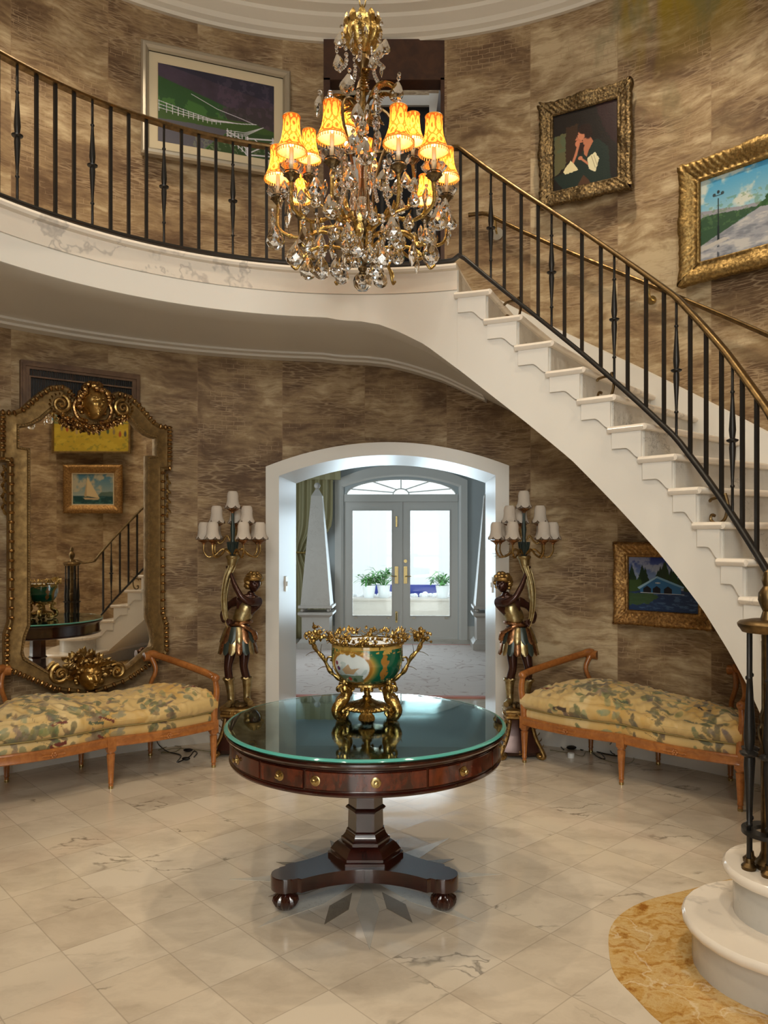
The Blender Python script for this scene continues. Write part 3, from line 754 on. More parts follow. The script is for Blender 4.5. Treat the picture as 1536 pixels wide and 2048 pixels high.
tail = smooth_path([P[-1], P[-1] + Vector((-.03, -.14, -.02)), Vector((1.56, 2.66, 1.26)), Vector((1.43, 2.66, 1.235)), Vector((1.33, 2.70, 1.232))], 6)[1:]
P += tail
for i in range(len(P)):
    T = P[min(i+1, len(P)-1)] - P[max(i-1, 0)]; rings.append(sect(P[i], T, .024, .013))
hr.loft(rings); hr.build('handrail', M['brass'], smooth=40, **W)
lr = MB(); P = [Vector(pol(t, rr_(t), zlow(t))) for t in ths]; rings = []
for i in range(len(P)):
    T = P[min(i+1, len(P)-1)] - P[max(i-1, 0)]; rings.append(sect(P[i], T, .018, .012))
lr.loft(rings); lr.build('bottom_rail', M['iron'], smooth=40, **W)
def bal_mesh(kind):
    q = MB()
    if kind == 'plain': q.box(-.0085, .0085, -.0085, .0085, 0, 1)
    else: q.lathe([(.001, 0), (.007, 0), (.007, .17), (.011, .175), (.011, .185), (.007, .19), (.009, .26), (.016, .43), (.014, .465), (.027, .475), (.029, .485), (.012, .495), (.014, .51), (.017, .55), (.009, .74), (.007, .79), (.011, .795), (.011, .805), (.007, .81), (.007, 1), (.001, 1)], 12)
    return q
proto = {}
def baluster(th, kind, r=None, z0=None, z1=None, name='baluster'):
    z0 = zlow(th)+.004 if z0 is None else z0; z1 = zrail(th)-.008 if z1 is None else z1
    if kind not in proto:
        o = bal_mesh(kind).build(name, M['iron'], rl, smooth=40); proto[kind] = o
    else:
        o = proto[kind].copy(); COL.objects.link(o)
        o.name = name
    x, y, _ = pol(th, r or rr_(th)); o.location = Vector((x, y, z0)) - rl.location; o.scale = (1, 1, z1-z0); o.rotation_euler = (0, 0, -math.radians(th)); o.parent = rl
    return o
i = -37
while i <= 9:
    th = -13.3 + 2.84*i
    if th < 13.5: baluster(th, 'fancy' if i % 4 == 1 else 'plain')
    i += 1
def stair_th(px): 
    x, y = circ(px, RB+.045); return math.degrees(math.atan2(x-C0[0], y-C0[1]))
for px, f in ((922,0),(955,0),(983,1),(1010,0),(1044,0),(1078,0),(1105,1),(1131,0),(1166,0),(1204,0),(1231,1),(1258,0),(1295,0),(1331,0),(1356,1),(1384,0),(1416,0),(1447,0),(1469,1),(1489,0),(1518,0)):
    baluster(stair_th(px), 'fancy' if f else 'plain')
for k, th in enumerate((69.3, 71.5, 73.8, 76.1, 78.4, 80.8, 83.2)): baluster(th, 'fancy' if k in (1, 5) else 'plain')
# C-scroll feet that tie the rail to the treads
for th in (26.0, 41.6, 59.7, 74.0):
    z0 = znose(th); zb = z0 - .16
    def sc_(s, z): 
        p = Vector(pol(th + math.degrees(s/2.12), rr_(th)+.0, z0 + z)); return p
    q = MB(); q.tube(smooth_path([sc_(.045, .075), sc_(.06, .02), sc_(.045, -.05), sc_(.0, -.075), sc_(-.035, -.055), sc_(-.03, -.03), sc_(-.012, -.035)], 6), .008, 6)
    q.tube(smooth_path([sc_(.055, .03), sc_(.02, .055), sc_(-.03, .05), sc_(-.045, .035)], 4), [.008]*12+[.003], 6)
    q.build('rail_scroll', M['brass'], **W)
# newel: brass post ringed by iron balusters
q = MB(); q.lathe([(.001, .36), (.04, .36), (.045, .38), (.03, .40), (.024, .42), (.024, .80), (.034, .83), (.036, .86), (.024, .88), (.03, .90), (.022, .93), (.022, 1.22), (.03, 1.24), (.024, 1.26), (.018, 1.28), (.034, 1.32), (.032, 1.345), (.016, 1.37), (.022, 1.39), (.014, 1.42), (.001, 1.43)], 20, (NC[0], NC[1], 0)); q.build('newel_post', M['brass'], **W)
q = MB(); q.lathe([(.001, 1.205), (.086, 1.205), (.092, 1.215), (.100, 1.225), (.102, 1.235), (.094, 1.243), (.06, 1.25), (.001, 1.25)], 40, (NC[0], NC[1], 0)); q.build('newel_cap', M['brass'], **W)
q = MB(); q.lathe([(.045, .485), (.088, .485), (.088, .50), (.045, .50), (.045, .485)], 40, (NC[0], NC[1], 0)); q.build('ring_plate', M['iron'], **W)
for a in (182, 245, 300, 0, 60, 120):
    ar = math.radians(a); x, y = NC[0]+.070*math.cos(ar), NC[1]+.070*math.sin(ar)
    o = proto['fancy'].copy(); COL.objects.link(o); o.name = 'baluster'; o.parent = rl; o.location = Vector((x, y, .37))-rl.location; o.scale = (1.1, 1.1, .84)
    if a in (182, 245, 120): q = MB(); q.lathe([(.001, .36), (.024, .36), (.026, .372), (.014, .384), (.012, .40), (.001, .40)], 16, (x, y, 0)); q.build('foot_collar', M['brass'], **W)

# wall handrail following the stairs
wh = thing('wall_handrail', 'second brass handrail fixed to the papered wall beside the stairs', 'handrail', pol(40, RW-.09, 2.9))
W2 = dict(parent=wh, world=True)
RH = RW-.085
def zwh(t): return (ZL if t < TH0 else znose(t)) + .745 + .03*min(1, max(0, t-TH0)/40)
q = MB(); q.tube([pol(t, RH, zwh(t)) for t in [lerp(14.6, 92, i/120) for i in range(121)]], .019, 10, flat=(1.0, .8)); q.build('rail', M['brass'], **W2)
for t in (18.3, 38.5, 57, 76):
    q = MB(); p0 = Vector(pol(t, RW-.002, zwh(t)-.09)); p1 = Vector(pol(t, RH, zwh(t)-.015))
    q.tube(smooth_path([p0, p0.lerp(p1, .6)+Vector((0, 0, -.03)), p1], 5), .008, 8); q.build('bracket_arm', M['brass_bright'], **W2)
    q = MB(); n_ = (Vector((C0[0], C0[1], 0))-Vector((p0.x, p0.y, 0))).normalized(); q.tube([p0, p0+n_*.012], .048 if t < 20 else .03, 24); q.build('rosette', M['silver'] if t < 20 else M['brass_bright'], **W2)

# ------------------------------------------------------------------ drum table
TC = (-.081, 3.395); KR = 1.03
tb = thing('drum_table', 'round mahogany drum table on a faceted pedestal with fluted bun feet', 'table', (TC[0], TC[1], 0), 0)
q = MB(); q.lathe([(.001, .702), (.592, .702), (.606, .705), (.610, .711), (.606, .718), (.592, .7215), (.001, .7215)], 128); q.build('tabletop', M['mahogany'], tb)
q = MB(); q.lathe([(.51, .590), (.583, .590), (.591, .594), (.592, .600), (.586, .605), (.582, .607), (.582, .686), (.586, .690), (.586, .695), (.59, .699), (.59, .704), (.51, .704), (.51, .590)], 128); q.build('frieze', M['mahogany'], tb)
q = MB(); q.lathe([(.001, .594), (.53, .594), (.53, .60), (.001, .60)], 48); q.build('underside_board', M['mahogany'], tb)
# drawers round the frieze; angles from the camera side
for a0, a1 in ((-132, -112), (-111, -66), (-65, -28), (-27, 5), (-172, -133)):
    d = MB(); rings = []
    for i in range(25):
        a = math.radians(lerp(a0, a1, i/24)); rings.append([(r*math.cos(a), r*math.sin(a), z) for r, z in ((.576, .615), (.5865, .615), (.588, .617), (.588, .679), (.5865, .681), (.576, .681))])
    d.loft(rings); do = d.build('drawer', M['flame'], tb, smooth=30)
    d = MB()
    for z in (.612, .684): d.tube([(.583*math.cos(math.radians(lerp(a0-.3, a1+.3, i/24))), .583*math.sin(math.radians(lerp(a0-.3, a1+.3, i/24))), z) for i in range(25)], .0024, 6)
    for a in (a0-.3, a1+.3): d.tube([(.583*math.cos(math.radians(a)), .583*math.sin(math.radians(a)), z) for z in (.612, .684)], .0024, 6)
    d.build('cockbeading', M['mahogany'], do)
    ks = {-132: (-122,), -111: (-107, -85) , -65: (-49,), -27: (-10,), -172: (-150,)}[a0]
    for a in ks:
        ar = math.radians(a); k = MB(); Mx = Matrix.Translation((.587*math.cos(ar), .587*math.sin(ar), .648)) @ Matrix.Rotation(ar, 4, 'Z') @ Matrix.Rotation(PI/2, 4, 'Y')
        k.lathe([(.001, 0), (.019, 0), (.0195, .002), (.016, .0035), (.0155, .002), (.006, .003), (.004, .012), (.008, .015), (.0095, .019), (.007, .022), (.001, .023)], 20, M=Mx); k.build('knob', M['brass_bright'], do)
def octo(r, z, n=6, a0=0): return [(r*math.cos(math.radians(a0+360/n*i)), r*math.sin(math.radians(a0+360/n*i)), z) for i in range(n)]
q = MB(); q.loft([octo(r, z) for r, z in ((.084, .255), (.084, .262), (.078, .268), (.070, .60))]); q.loft([octo(r, z) for r, z in ((.074, .345), (.084, .350), (.089, .357), (.084, .364), (.074, .370))]); q.build('pedestal', M['mahogany'], tb, smooth=20)
q = MB(); q.loft([octo(r, z) for r, z in ((.166, .144), (.166, .162), (.155, .165), (.155, .176), (.150, .181), (.137, .199), (.122, .210), (.108, .214), (.108, .228), (.100, .232), (.090, .244), (.085, .257))]); q.build('stepped_collar', M['mahogany'], tb, smooth=20)
# concave tripartite platform: ends at three scalloped corners
ends = [-150, -30, 90]; pts = []
R_E = .385
for k, a in enumerate(ends):
    ar = math.radians(a); c = Vector((R_E*math.cos(ar), R_E*math.sin(ar))); rad = Vector((math.cos(ar), math.sin(ar))); tan = Vector((-rad.y, rad.x))
    for s in (-1,): pts.append(c - rad*.04 - tan*.083); pts.append(c - rad*.03 - tan*.068); pts.append(c - rad*.005 - tan*.068)
    for i in range(9): b_ = -PI/2 + PI*i/8; pts.append(c + rad*(.062*math.cos(b_)*.9) + tan*(.062*math.sin(b_)))
    pts.append(c - rad*.005 + tan*.068); pts.append(c - rad*.03 + tan*.068); pts.append(c - rad*.04 + tan*.083)
    a2 = math.radians(ends[(k+1) % 3] if k < 2 else 210); c2 = Vector((R_E*math.cos(a2), R_E*math.sin(a2))); rad2 = Vector((math.cos(a2), math.sin(a2))); t2 = Vector((-rad2.y, rad2.x))
    p0 = c - rad*.04 + tan*.083; p1 = c2 - rad2*.04 - t2*.083; mid = (p0+p1)/2; dirm = mid.normalized(); pc = dirm*.105
    for i in range(1, 14): u = i/14; pts.append(p0*(1-u)**2 + (dirm*(2*.155 - mid.length))*2*u*(1-u) + p1*u*u)
q = MB(); q.loft([[(p.x*s, p.y*s, z) for p in pts] for s, z in ((1, .088), (1, .140), (.995, .145))]); q.build('platform_base', M['mahogany'], tb, smooth=30)
for a in ends:
    ar = math.radians(a); q = MB(); q.lathe([(.001, 0), (.022, 0), (.030, .004), (.046, .020), (.053, .036), (.049, .052), (.032, .066), (.028, .074), (.036, .080), (.036, .089), (.001, .089)], 60, (R_E*.985*math.cos(ar), R_E*.985*math.sin(ar), 0), flute=(15, .06, 2, 6)); q.build('bun_foot', M['mahogany'], tb)
gt = MB(); gt.lathe([(.001, .7235), (.596, .7235), (.596, .7365), (.001, .7365)], 160, (TC[0], TC[1], 0))
gto = gt.build('glass_tabletop', M['greenglass'], smooth=40); ge = MB(); ge.lathe([(.5965, .7235), (.603, .7235), (.610, .7265), (.613, .7300), (.610, .7335), (.603, .7365), (.5965, .7365), (.5965, .7235)], 160, (TC[0], TC[1], 0)); ge.build('polished_edge', M['edgeglass'], gto)
tag(gto, 'round plate glass top with green edge lying on the mahogany drum table', 'glass top')
# ------------------------------------------------------------------ small raster painter -> vertex colours
class Canvas:
    def __init__(s, w, h, c=(0, 0, 0), seed=1):
        s.w, s.h = w, h; s.a = np.zeros((h, w, 3)) + np.array(c, float); s.y, s.x = np.mgrid[0:h, 0:w]; s.u = (s.x+.5)/w; s.v = (s.y+.5)/h; s.r = np.random.RandomState(seed)
    def noise(s, sc, octv=4, sy=1.0, seed=0):
        r = np.random.RandomState(seed+77); out = np.zeros((s.h, s.w)); amp = 1; tot = 0
        for o in range(octv):
            n = max(2, int(sc*2**o)); m = max(2, int(sc*2**o*s.h/s.w*sy)); g = r.rand(m+2, n+2)
            X = s.u*n; Y = s.v*m; xi = X.astype(int); yi = Y.astype(int); fx = X-xi; fy = Y-yi; fx = fx*fx*(3-2*fx); fy = fy*fy*(3-2*fy)
            out += amp*((g[yi, xi]*(1-fx)+g[yi, xi+1]*fx)*(1-fy) + (g[yi+1, xi]*(1-fx)+g[yi+1, xi+1]*fx)*fy); tot += amp; amp *= .55
        return out/tot
    def put(s, m, c):
        m = np.clip(m, 0, 1)[..., None]; s.a = s.a*(1-m) + np.array(c, float)*m if not isinstance(c, np.ndarray) else s.a*(1-m) + c*m
    def vgrad(s, pts, y0=0, y1=1):
        c = np.stack([np.interp(s.v, [p[0] for p in pts], [p[1][k] for p in pts]) for k in range(3)], -1); m = ((s.v >= y0) & (s.v <= y1)).astype(float); s.put(m, c)
    def ell(s, cx, cy, rx, ry, c, soft=.15, rot=0, op=1):
        asp = s.h/s.w; dx = s.u-cx; dy = (s.v-cy)*asp; cr, sr = math.cos(rot), math.sin(rot); X = (dx*cr+dy*sr)/rx; Y = (-dx*sr+dy*cr)/(ry*asp)
        d = np.sqrt(X*X+Y*Y); s.put(np.clip((1-d)/soft+.5, 0, 1)*op, c)
    def poly(s, pts, c, op=1, nz=0):
        inside = np.zeros((s.h, s.w), bool); n = len(pts); U = s.u + (nz*(s.noise(30, 2)-.5) if nz else 0); V = s.v + (nz*(s.noise(30, 2, 1, 5)-.5) if nz else 0)
        for i in range(n):
            (x0, y0), (x1, y1) = pts[i], pts[(i+1) % n]
            if abs(y1-y0) < 1e-9: continue
            cnd = ((y0 > V) != (y1 > V)) & (U < (x1-x0)*(V-y0)/(y1-y0)+x0); inside ^= cnd
        s.put(inside.astype(float)*op, c)
    def line(s, pts, w, c, op=1):
        asp = s.h/s.w
        for (x0, y0), (x1, y1) in zip(pts, pts[1:]):
            dx, dy = x1-x0, (y1-y0)*asp; L = dx*dx+dy*dy+1e-12; t = np.clip(((s.u-x0)*dx+(s.v-y0)*asp*dy)/L, 0, 1)
            d = np.sqrt((s.u-x0-t*dx)**2 + ((s.v-y0)*asp-t*dy)**2); s.put(np.clip((w-d)/(w*.5)+.0, 0, 1)*op, c)
    def sample(s, u, v):
        xi = int(min(max(u, 0), .9999)*s.w); yi = int(min(max(v, 0), .9999)*s.h); return tuple(s.lin[yi, xi])
    def finish(s):
        a = np.clip(s.a, 0, 255)/255; s.lin = np.where(a <= .04045, a/12.92, ((a+.055)/1.055)**2.4); return s

# ------------------------------------------------------------------ sculpted head (faces -Y), height about 2 units *s
def head_mesh(mb, c, s=1.0, rz=0.0, rx=0.0, ry=0.0, fierce=False, seg=48, rings=40, amp=1.0):
    vs = []; fs = []
    R = Matrix.Rotation(rz, 4, 'Z') @ Matrix.Rotation(rx, 4, 'X') @ Matrix.Rotation(ry, 4, 'Y')
    def G(x, z, cx, cz, sx_, sz_): return math.exp(-((x-cx)/sx_)**2-((z-cz)/sz_)**2)
    for k in range(rings+1):
        ph = PI*k/rings - PI/2
        for i in range(seg):
            a = 2*PI*i/seg; x = math.cos(ph)*math.sin(a); y = -math.cos(ph)*math.cos(a); z = math.sin(ph)
            w = .74*(1-.22*max(0, -z)**1.3); X = x*w; Z = z*1.0; Y = y*.86
            if z < -.35: Y += .10*(-z-.35)*(1 if y > 0 else .2)
            if y < .15:
                f = min(1, (.15-y)/.5)
                d = .20*G(X, Z, 0, -.12, .085, .20) + .10*G(X, Z, 0, -.24, .11, .07)
                d -= .10*G(X, Z, -.25, .07, .13, .09) + .10*G(X, Z, .25, .07, .13, .09)
                d += .05*G(X, Z, -.25, .06, .07, .05) + .05*G(X, Z, .25, .06, .07, .05)
                br = .09 if fierce else .045
                d += br*(G(X, Z, -.25, .22, .17, .05) + G(X, Z, .25, .22, .17, .05))
                d += .07*G(X, Z, 0, -.47, .15, .045) + .065*G(X, Z, 0, -.57, .12, .045) - .05*G(X, Z, 0, -.52, .16, .018)
                d += .10*G(X, Z, 0, -.80, .15, .12) + .05*(G(X, Z, -.36, -.22, .16, .18) + G(X, Z, .36, -.22, .16, .18))
                if fierce: d += .06*(G(X, Z, -.2, -.42, .1, .07)+G(X, Z, .2, -.42, .1, .07)) - .05*G(X, Z, 0, .25, .03, .1)
                Y -= d*f*amp
            vs.append(Vector(c) + (R @ Vector((X*s, Y*s, Z*s))))
    for k in range(rings):
        for i in range(seg): j = (i+1) % seg; fs.append((k*seg+i, k*seg+j, (k+1)*seg+j, (k+1)*seg+i))
    mb.add(vs, fs)
    def fp_(x, y, z): return Vector(c)+(R @ Vector((x*s, y*s, z*s)))
    if amp > 1.2:
        mb.tube([fp_(0, -.82, .16), fp_(0, -.92, 0), fp_(0, -1.03, -.16), fp_(0, -.98, -.24)], [.05*s, .06*s, .085*s, .07*s], 8)
        mb.ball(fp_(0, -.93, -.45), (.17*s, .06*s, .04*s), 10, 6, R=R.to_3x3()); mb.ball(fp_(0, -.92, -.54), (.13*s, .06*s, .045*s), 10, 6, R=R.to_3x3())
        for sg in (-1, 1):
            mb.ball(fp_(sg*.27, -.74, .04), (.12*s, .08*s, .06*s), 10, 6, R=R.to_3x3()); mb.tube([fp_(sg*.10, -.86, .17), fp_(sg*.26, -.86, .23 if not fierce else .27), fp_(sg*.42, -.70, .17 if not fierce else .32)], [.035*s, .05*s, .02*s], 8)
    for sg in (-1, 1): mb.ball(Vector(c)+(R @ Vector((sg*.72*s, .05*s, -.05*s))), (.06*s, .12*s, .19*s), 8, 6, R=R.to_3x3())
def curls(mb, c, s, n, seed, rz=0, top=True, r=(.13, .2), zmin=.1, back=True, rx=0, ry=0):
    rd = random.Random(seed); R = Matrix.Rotation(rz, 4, 'Z') @ Matrix.Rotation(rx, 4, 'X') @ Matrix.Rotation(ry, 4, 'Y')
    m = 0
    while m < n:
        a = rd.uniform(0, 2*PI); z = rd.uniform(-.55, 1); ph = math.asin(z); x = math.cos(ph)*math.sin(a); y = -math.cos(ph)*math.cos(a)
        if y < 0 and z < .42+.3*abs(x) - .9*max(0, abs(x)-.62)*2: continue
        if z < zmin and y < -.1 and abs(x) < .7: continue
        m += 1; q = rd.uniform(*r)
        p = R @ Vector((x*.80*s, y*.92*s, z*1.02*s)); mb.ball(Vector(c)+p, (q*s, q*s*rd.uniform(.6, 1), q*s*rd.uniform(.6, 1.1)), 8, 6)

# ------------------------------------------------------------------ porcelain bowl with ormolu mounts
BX, BY, BZ = -.075, 3.43, .7435
bw = thing('porcelain_centerpiece_bowl', 'green painted porcelain bowl with gilt leafy handles and figural base on the glass table', 'bowl', (BX, BY, BZ), 0)
cv = Canvas(840, 220, (14, 92, 66), 3)
n = cv.noise(14, 4)
cv.put((cv.v < .10)*1.0, (196, 160, 84)); cv.put(((cv.v > .93))*1.0, (190, 150, 70))
def cart(cx, w, yc, hh):
    cv.ell(cx, yc, w+.035, hh+.10, (176, 138, 62), .25); cv.ell(cx, yc, w+.014, hh+.04, (158, 110, 44), .06); cv.ell(cx, yc, w, hh, (206, 214, 214), .04)
    cv.put((n > .56)*(((cv.u-cx)/(w*.9))**2+((cv.v-yc)/(hh*.9))**2 < 1)*.5, (150, 170, 168))
    cv.poly([(cx-w*.5, yc+.05), (cx-w*.05, yc-.10), (cx+.01, yc+.02), (cx+w*.5, yc-.02), (cx+w*.2, yc+.14), (cx-w*.3, yc+.15)], (176, 150, 116), 1, .01)
    cv.poly([(cx-w*.9, yc+.20), (cx+w*.8, yc+.16), (cx+w*.6, yc+.34), (cx-w*.5, yc+.36)], (92, 112, 84), .8, .03)
    for dx, dy, c in ((-.8, -.1, (120, 44, 70)), (-.7, .02, (90, 40, 90)), (-.1, .26, (170, 60, 50)), (.2, .28, (60, 90, 60))): cv.ell(cx+w*dx, yc+dy, .010, .05, c, .3)
    for k in range(7): cv.ell(cx-w+.3*w*k, yc-hh*.95+.03*math.sin(k*2), .012, .05, (150, 112, 50), .3)
cart(.672, .092, .52, .36); cart(.185, .075, .50, .34)
for cx in (.835, .335, .06): 
    cv.put((np.abs(cv.u-cx) < .016+.006*np.sin(cv.v*22))*(cv.v > .16)*(cv.v < .80)*(cv.noise(40, 2, 1, 3) > .34), (160, 112, 48))
cv.put((cv.noise(60, 2, 1, 8) > .60)*(cv.v < .2)*1.0, (200, 160, 80)); cv.finish()
bprof = [(.060, .150), (.090, .158), (.122, .178), (.143, .206), (.156, .240), (.1595, .275), (.1585, .31), (.157, .335), (.149, .335), (.150, .28), (.13, .21), (.08, .17), (.001, .165)]
pp = smooth_path([(r, 0, z) for r, z in bprof[:8]], 16)
prof2 = [(p.x, p.z) for p in pp]
q = MB(); seg = 640; nb = len(prof2)
vs = []; fs = []; cl = []
for i in range(seg):
    a = 2*PI*i/seg
    for r, z in prof2:
        vs.append((r*math.cos(a), r*math.sin(a), z)); cl.append(cv.sample(i/seg, 1-(z-.150)/.185))
for i in range(seg):
    j = (i+1) % seg
    for k in range(nb-1): fs.append((i*nb+k, j*nb+k, j*nb+k+1, i*nb+k+1))
q.add(vs, fs); q.col = cl; q.build('bowl_body', M['vpaint_b'], bw, smooth=180)
q = MB(); q.lathe([(.157, .335), (.150, .336), (.148, .30), (.13, .21), (.08, .17), (.001, .165)], 64); q.build('bowl_lining', M['potwhite'], bw)
# flowered rim
rd = random.Random(4)
q = MB(); q.lathe([(.156, .330), (.166, .333), (.168, .338), (.160, .343), (.152, .343)], 64)
for i in range(330):
    a = rd.uniform(0, 2*PI); r = rd.uniform(.155, .182); z = rd.uniform(.338, .372)
    p = (r*math.cos(a), r*math.sin(a), z)
    if i % 3: q.leaf(p, (math.cos(a)*rd.uniform(-.2, 1)-math.sin(a)*rd.uniform(-1, 1), math.sin(a)*rd.uniform(-.2, 1)+math.cos(a)*rd.uniform(-1, 1), rd.uniform(-.3, .9)), rd.uniform(.018, .03), rd.uniform(.010, .016), curl=rd.uniform(-.4, .4), n=4)
    else: q.ball(p, rd.uniform(.005, .010), 7, 5)
q.build('flowered_rim', M['ormolu'], bw)
for s, nm in ((-1, 'handle'), (1, 'handle')):
    q = MB(); pa_ = smooth_path([(s*.10, -.0, .150), (s*.135, 0, .178), (s*.165, 0, .205), (s*.195, 0, .262), (s*.228, 0, .300), (s*.243, 0, .335)], 6)
    q.tube(pa_, [.009 - .002*math.sin(i*.9) for i in range(len(pa_))], 8)
    for (i, up, L) in ((8, 1, .05), (14, -1, .045), (18, 1, .06), (22, -1, .055), (26, 1, .05)):
        p = pa_[min(i, len(pa_)-1)]; q.leaf(p, (s*.8, .1*up, .9*up if up > 0 else .3), L, .016, curl=.6*up, n=6); q.leaf(p, (s*.6, .5, .5), L*.6, .014, curl=.4, n=5); q.leaf(p, (s*.6, -.5, .5), L*.6, .014, curl=.4, n=5)
    q.tube(smooth_path([(s*.185, 0, .235), (s*.175, 0, .265), (s*.155, -.0, .262), (s*.163, 0, .25)], 5), .005, 6)
    for i in range(60):
        c = Vector((s*(.230+rd.gauss(0, .020)), rd.gauss(0, .022), .362+rd.gauss(0, .015)))
        if i % 2: q.ball(c, rd.uniform(.006, .012), 7, 5)
        else: q.leaf(c, (rd.uniform(-1, 1), rd.uniform(-1, 1), rd.uniform(-.6, 1)), rd.uniform(.018, .03), .014, curl=rd.uniform(-.5, .5), n=4)
    q.build(nm, M['ormolu'], bw)
# base: socle, baluster, scrolled dish, four supporting figures
q = MB(); q.lathe([(.001, .155), (.095, .158), (.098, .150), (.085, .142), (.034, .136), (.028, .125), (.016, .118), (.014, .100), (.022, .092), (.020, .085), (.04, .075), (.075, .062), (.098, .056), (.104, .046), (.095, .038), (.06, .030), (.001, .028)], 48, flute=(24, .05, 11, 14))
for i in range(14): a = 2*PI*i/14; q.leaf((.088*math.cos(a), .088*math.sin(a), .150), (math.cos(a)*.3, math.sin(a)*.3, -1), .026, .018, curl=.3, n=4)
for i in range(26): a = 2*PI*i/26; q.ball((.10*math.cos(a), .10*math.sin(a), .047), (.011, .011, .009), 8, 6)
q.build('pierced_base', M['ormolu'], bw)
for yy in (-.10, .10): q = MB(); q.lathe([(.001, .0), (.02, .0), (.032, .010), (.030, .028), (.018, .044), (.001, .05)], 24, (0, yy, 0), flute=(10, .12, 1, 4)); q.build('gadrooned_foot', M['ormolu'], bw)
for a in (-150, -30, 35, 145):
    ar = math.radians(a); ux, uy = math.cos(ar), math.sin(ar)*.9
    def B(r, z, t=0): return (ux*r - uy*t, uy*r + ux*t, z)
    q = MB(); q.tube(smooth_path([B(.112, .010), B(.142, .016), B(.155, .045), B(.135, .075), B(.110, .090), B(.104, .112), B(.112, .135), B(.112, .150)], 6), [lerp(.016, .022, min(1, i/14)) if i < 15 else lerp(.022, .016, (i-15)/27) for i in range(43)], 12)
    q.tube(smooth_path([B(.112, .012), B(.098, .028), B(.106, .045), B(.122, .038), B(.116, .028)], 6), .010, 8)       # scroll under the figure
    q.tube(smooth_path([B(.112, .128, .016), B(.135, .125, .024), B(.14, .142, .014), B(.118, .152, .006)], 5), .0065, 7)   # arms
    q.tube(smooth_path([B(.112, .128, -.016), B(.135, .125, -.024), B(.14, .142, -.014), B(.118, .152, -.006)], 5), .0065, 7)
    for k in range(8): q.leaf(B(.118+.004*k, .014+.006*k, rd.uniform(-.02, .02)), (ux*rd.uniform(.2, 1), uy*rd.uniform(.2, 1), rd.uniform(-.2, 1)), .035, .018, curl=.5, n=5)
    head_mesh(q, B(.112, .166), .017, ar+PI/2, 0, 0, False, 16, 14); curls(q, B(.112, .168), .018, 22, int(a)+500, ar+PI/2, r=(.22, .34))
    q.build('supporting_figure', M['ormolu'], bw)
# ------------------------------------------------------------------ crystal chandelier
AX, AY = -.093, 3.33
ch = thing('crystal_chandelier', 'gilt and crystal chandelier with small amber fringed shades hanging above the table', 'chandelier', (AX, AY, 2.64), 0)
W = dict(parent=ch, world=True)
def az(py, Y=AY): return EYE + (HY-py)*Y/F
# chain
ck = MB(); z = 3.79; k = 0
while z < 5.60:
    pts = []
    for i in range(14):
        a = 2*PI*i/14; w = .013*math.cos(a); h = .030*math.sin(a); pts.append((AX + (w if k % 2 else 0), AY + (0 if k % 2 else w), z+.026+h))
    ck.tube(pts, .0035, 6, closed=True); z += .046; k += 1
ck.build('chain', M['brass_bright'], **W)
# stem
def st_part(name, prof, mat, fl=None, seg=40): q = MB(); q.lathe(prof, seg, (AX, AY, 0), flute=fl); return q.build(name, mat, **W)
rd = random.Random(11)
q = MB(); q.lathe([(.001, 3.63), (.02, 3.63), (.05, 3.655), (.078, 3.69), (.082, 3.72), (.070, 3.75), (.075, 3.765), (.045, 3.77), (.02, 3.79), (.008, 3.80), (.001, 3.80)], 48, (AX, AY, 0), flute=(16, .06, 2, 5))
for i in range(12):
    a = 2*PI*i/12; q.leaf((AX+.07*math.cos(a), AY+.07*math.sin(a), 3.735), (math.cos(a)*.7, math.sin(a)*.7, .9), .055, .036, curl=.5, n=6)
q.build('leaf_crown', M['ormolu'], **W)
st_part('stem', [(.001, 3.63), (.016, 3.63), (.030, 3.62), (.034, 3.60), (.022, 3.585), (.012, 3.57), (.012, 3.55), (.020, 3.545), (.012, 3.53), (.024, 3.50), (.030, 3.475), (.018, 3.455), (.014, 3.44), (.018, 3.42), (.010, 3.36), (.020, 3.34), (.028, 3.32), (.020, 3.30), (.010, 3.28), (.010, 2.78), (.001, 2.78)], M['brass'])
st_part('glass_column', [(.012, 3.27), (.022, 3.25), (.016, 3.235), (.024, 3.20), (.030, 3.16), (.018, 3.13), (.014, 3.05), (.02, 3.01), (.034, 3.0), (.045, 2.965), (.05, 2.93), (.042, 2.905), (.012, 2.90)], M['crystal'], (12, .05, 0, 11))
st_part('hub_cup', [(.001, 2.79), (.02, 2.79), (.026, 2.805), (.018, 2.82), (.024, 2.84), (.040, 2.85), (.056, 2.875), (.062, 2.892), (.056, 2.90), (.001, 2.90)], M['giltdark'], (20, .05, 4, 8))
st_part('lower_hub', [(.001, 2.685), (.012, 2.69), (.02, 2.705), (.014, 2.72), (.034, 2.735), (.045, 2.75), (.030, 2.765), (.02, 2.79), (.001, 2.79)], M['giltdark'], (12, .06, 3, 6))
# gilt feather leaves sprouting from the stem
for a, r0, z0, L in ((20, .115, 3.52, .13), (165, .125, 3.46, .13), (-80, .08, 3.50, .12), (100, .10, 3.50, .12), (-30, .10, 3.42, .11), (215, .10, 3.40, .1), (60, .1, 3.40, .1)):
    ar = math.radians(a); c_, s_ = math.cos(ar), math.sin(ar)
    q = MB(); pth = smooth_path([(AX+.015*c_, AY+.015*s_, z0-.13), (AX+.045*c_, AY+.045*s_, z0-.04), (AX+r0*.8*c_, AY+r0*.8*s_, z0+.012), (AX+(r0+.04)*c_, AY+(r0+.04)*s_, z0-.005)], 6)
    q.tube(pth, [.006]*(len(pth)-6)+[.004]*6, 6)
    for i in range(5, len(pth)-1):
        for sg in (-1, 1): q.leaf(pth[i], Vector((c_, s_, .2)) + Vector((-s_, c_, 0))*sg*.8, .032, .014, curl=-.35, n=4)
    q.build('feather_leaf', M['ormolu'], **W)
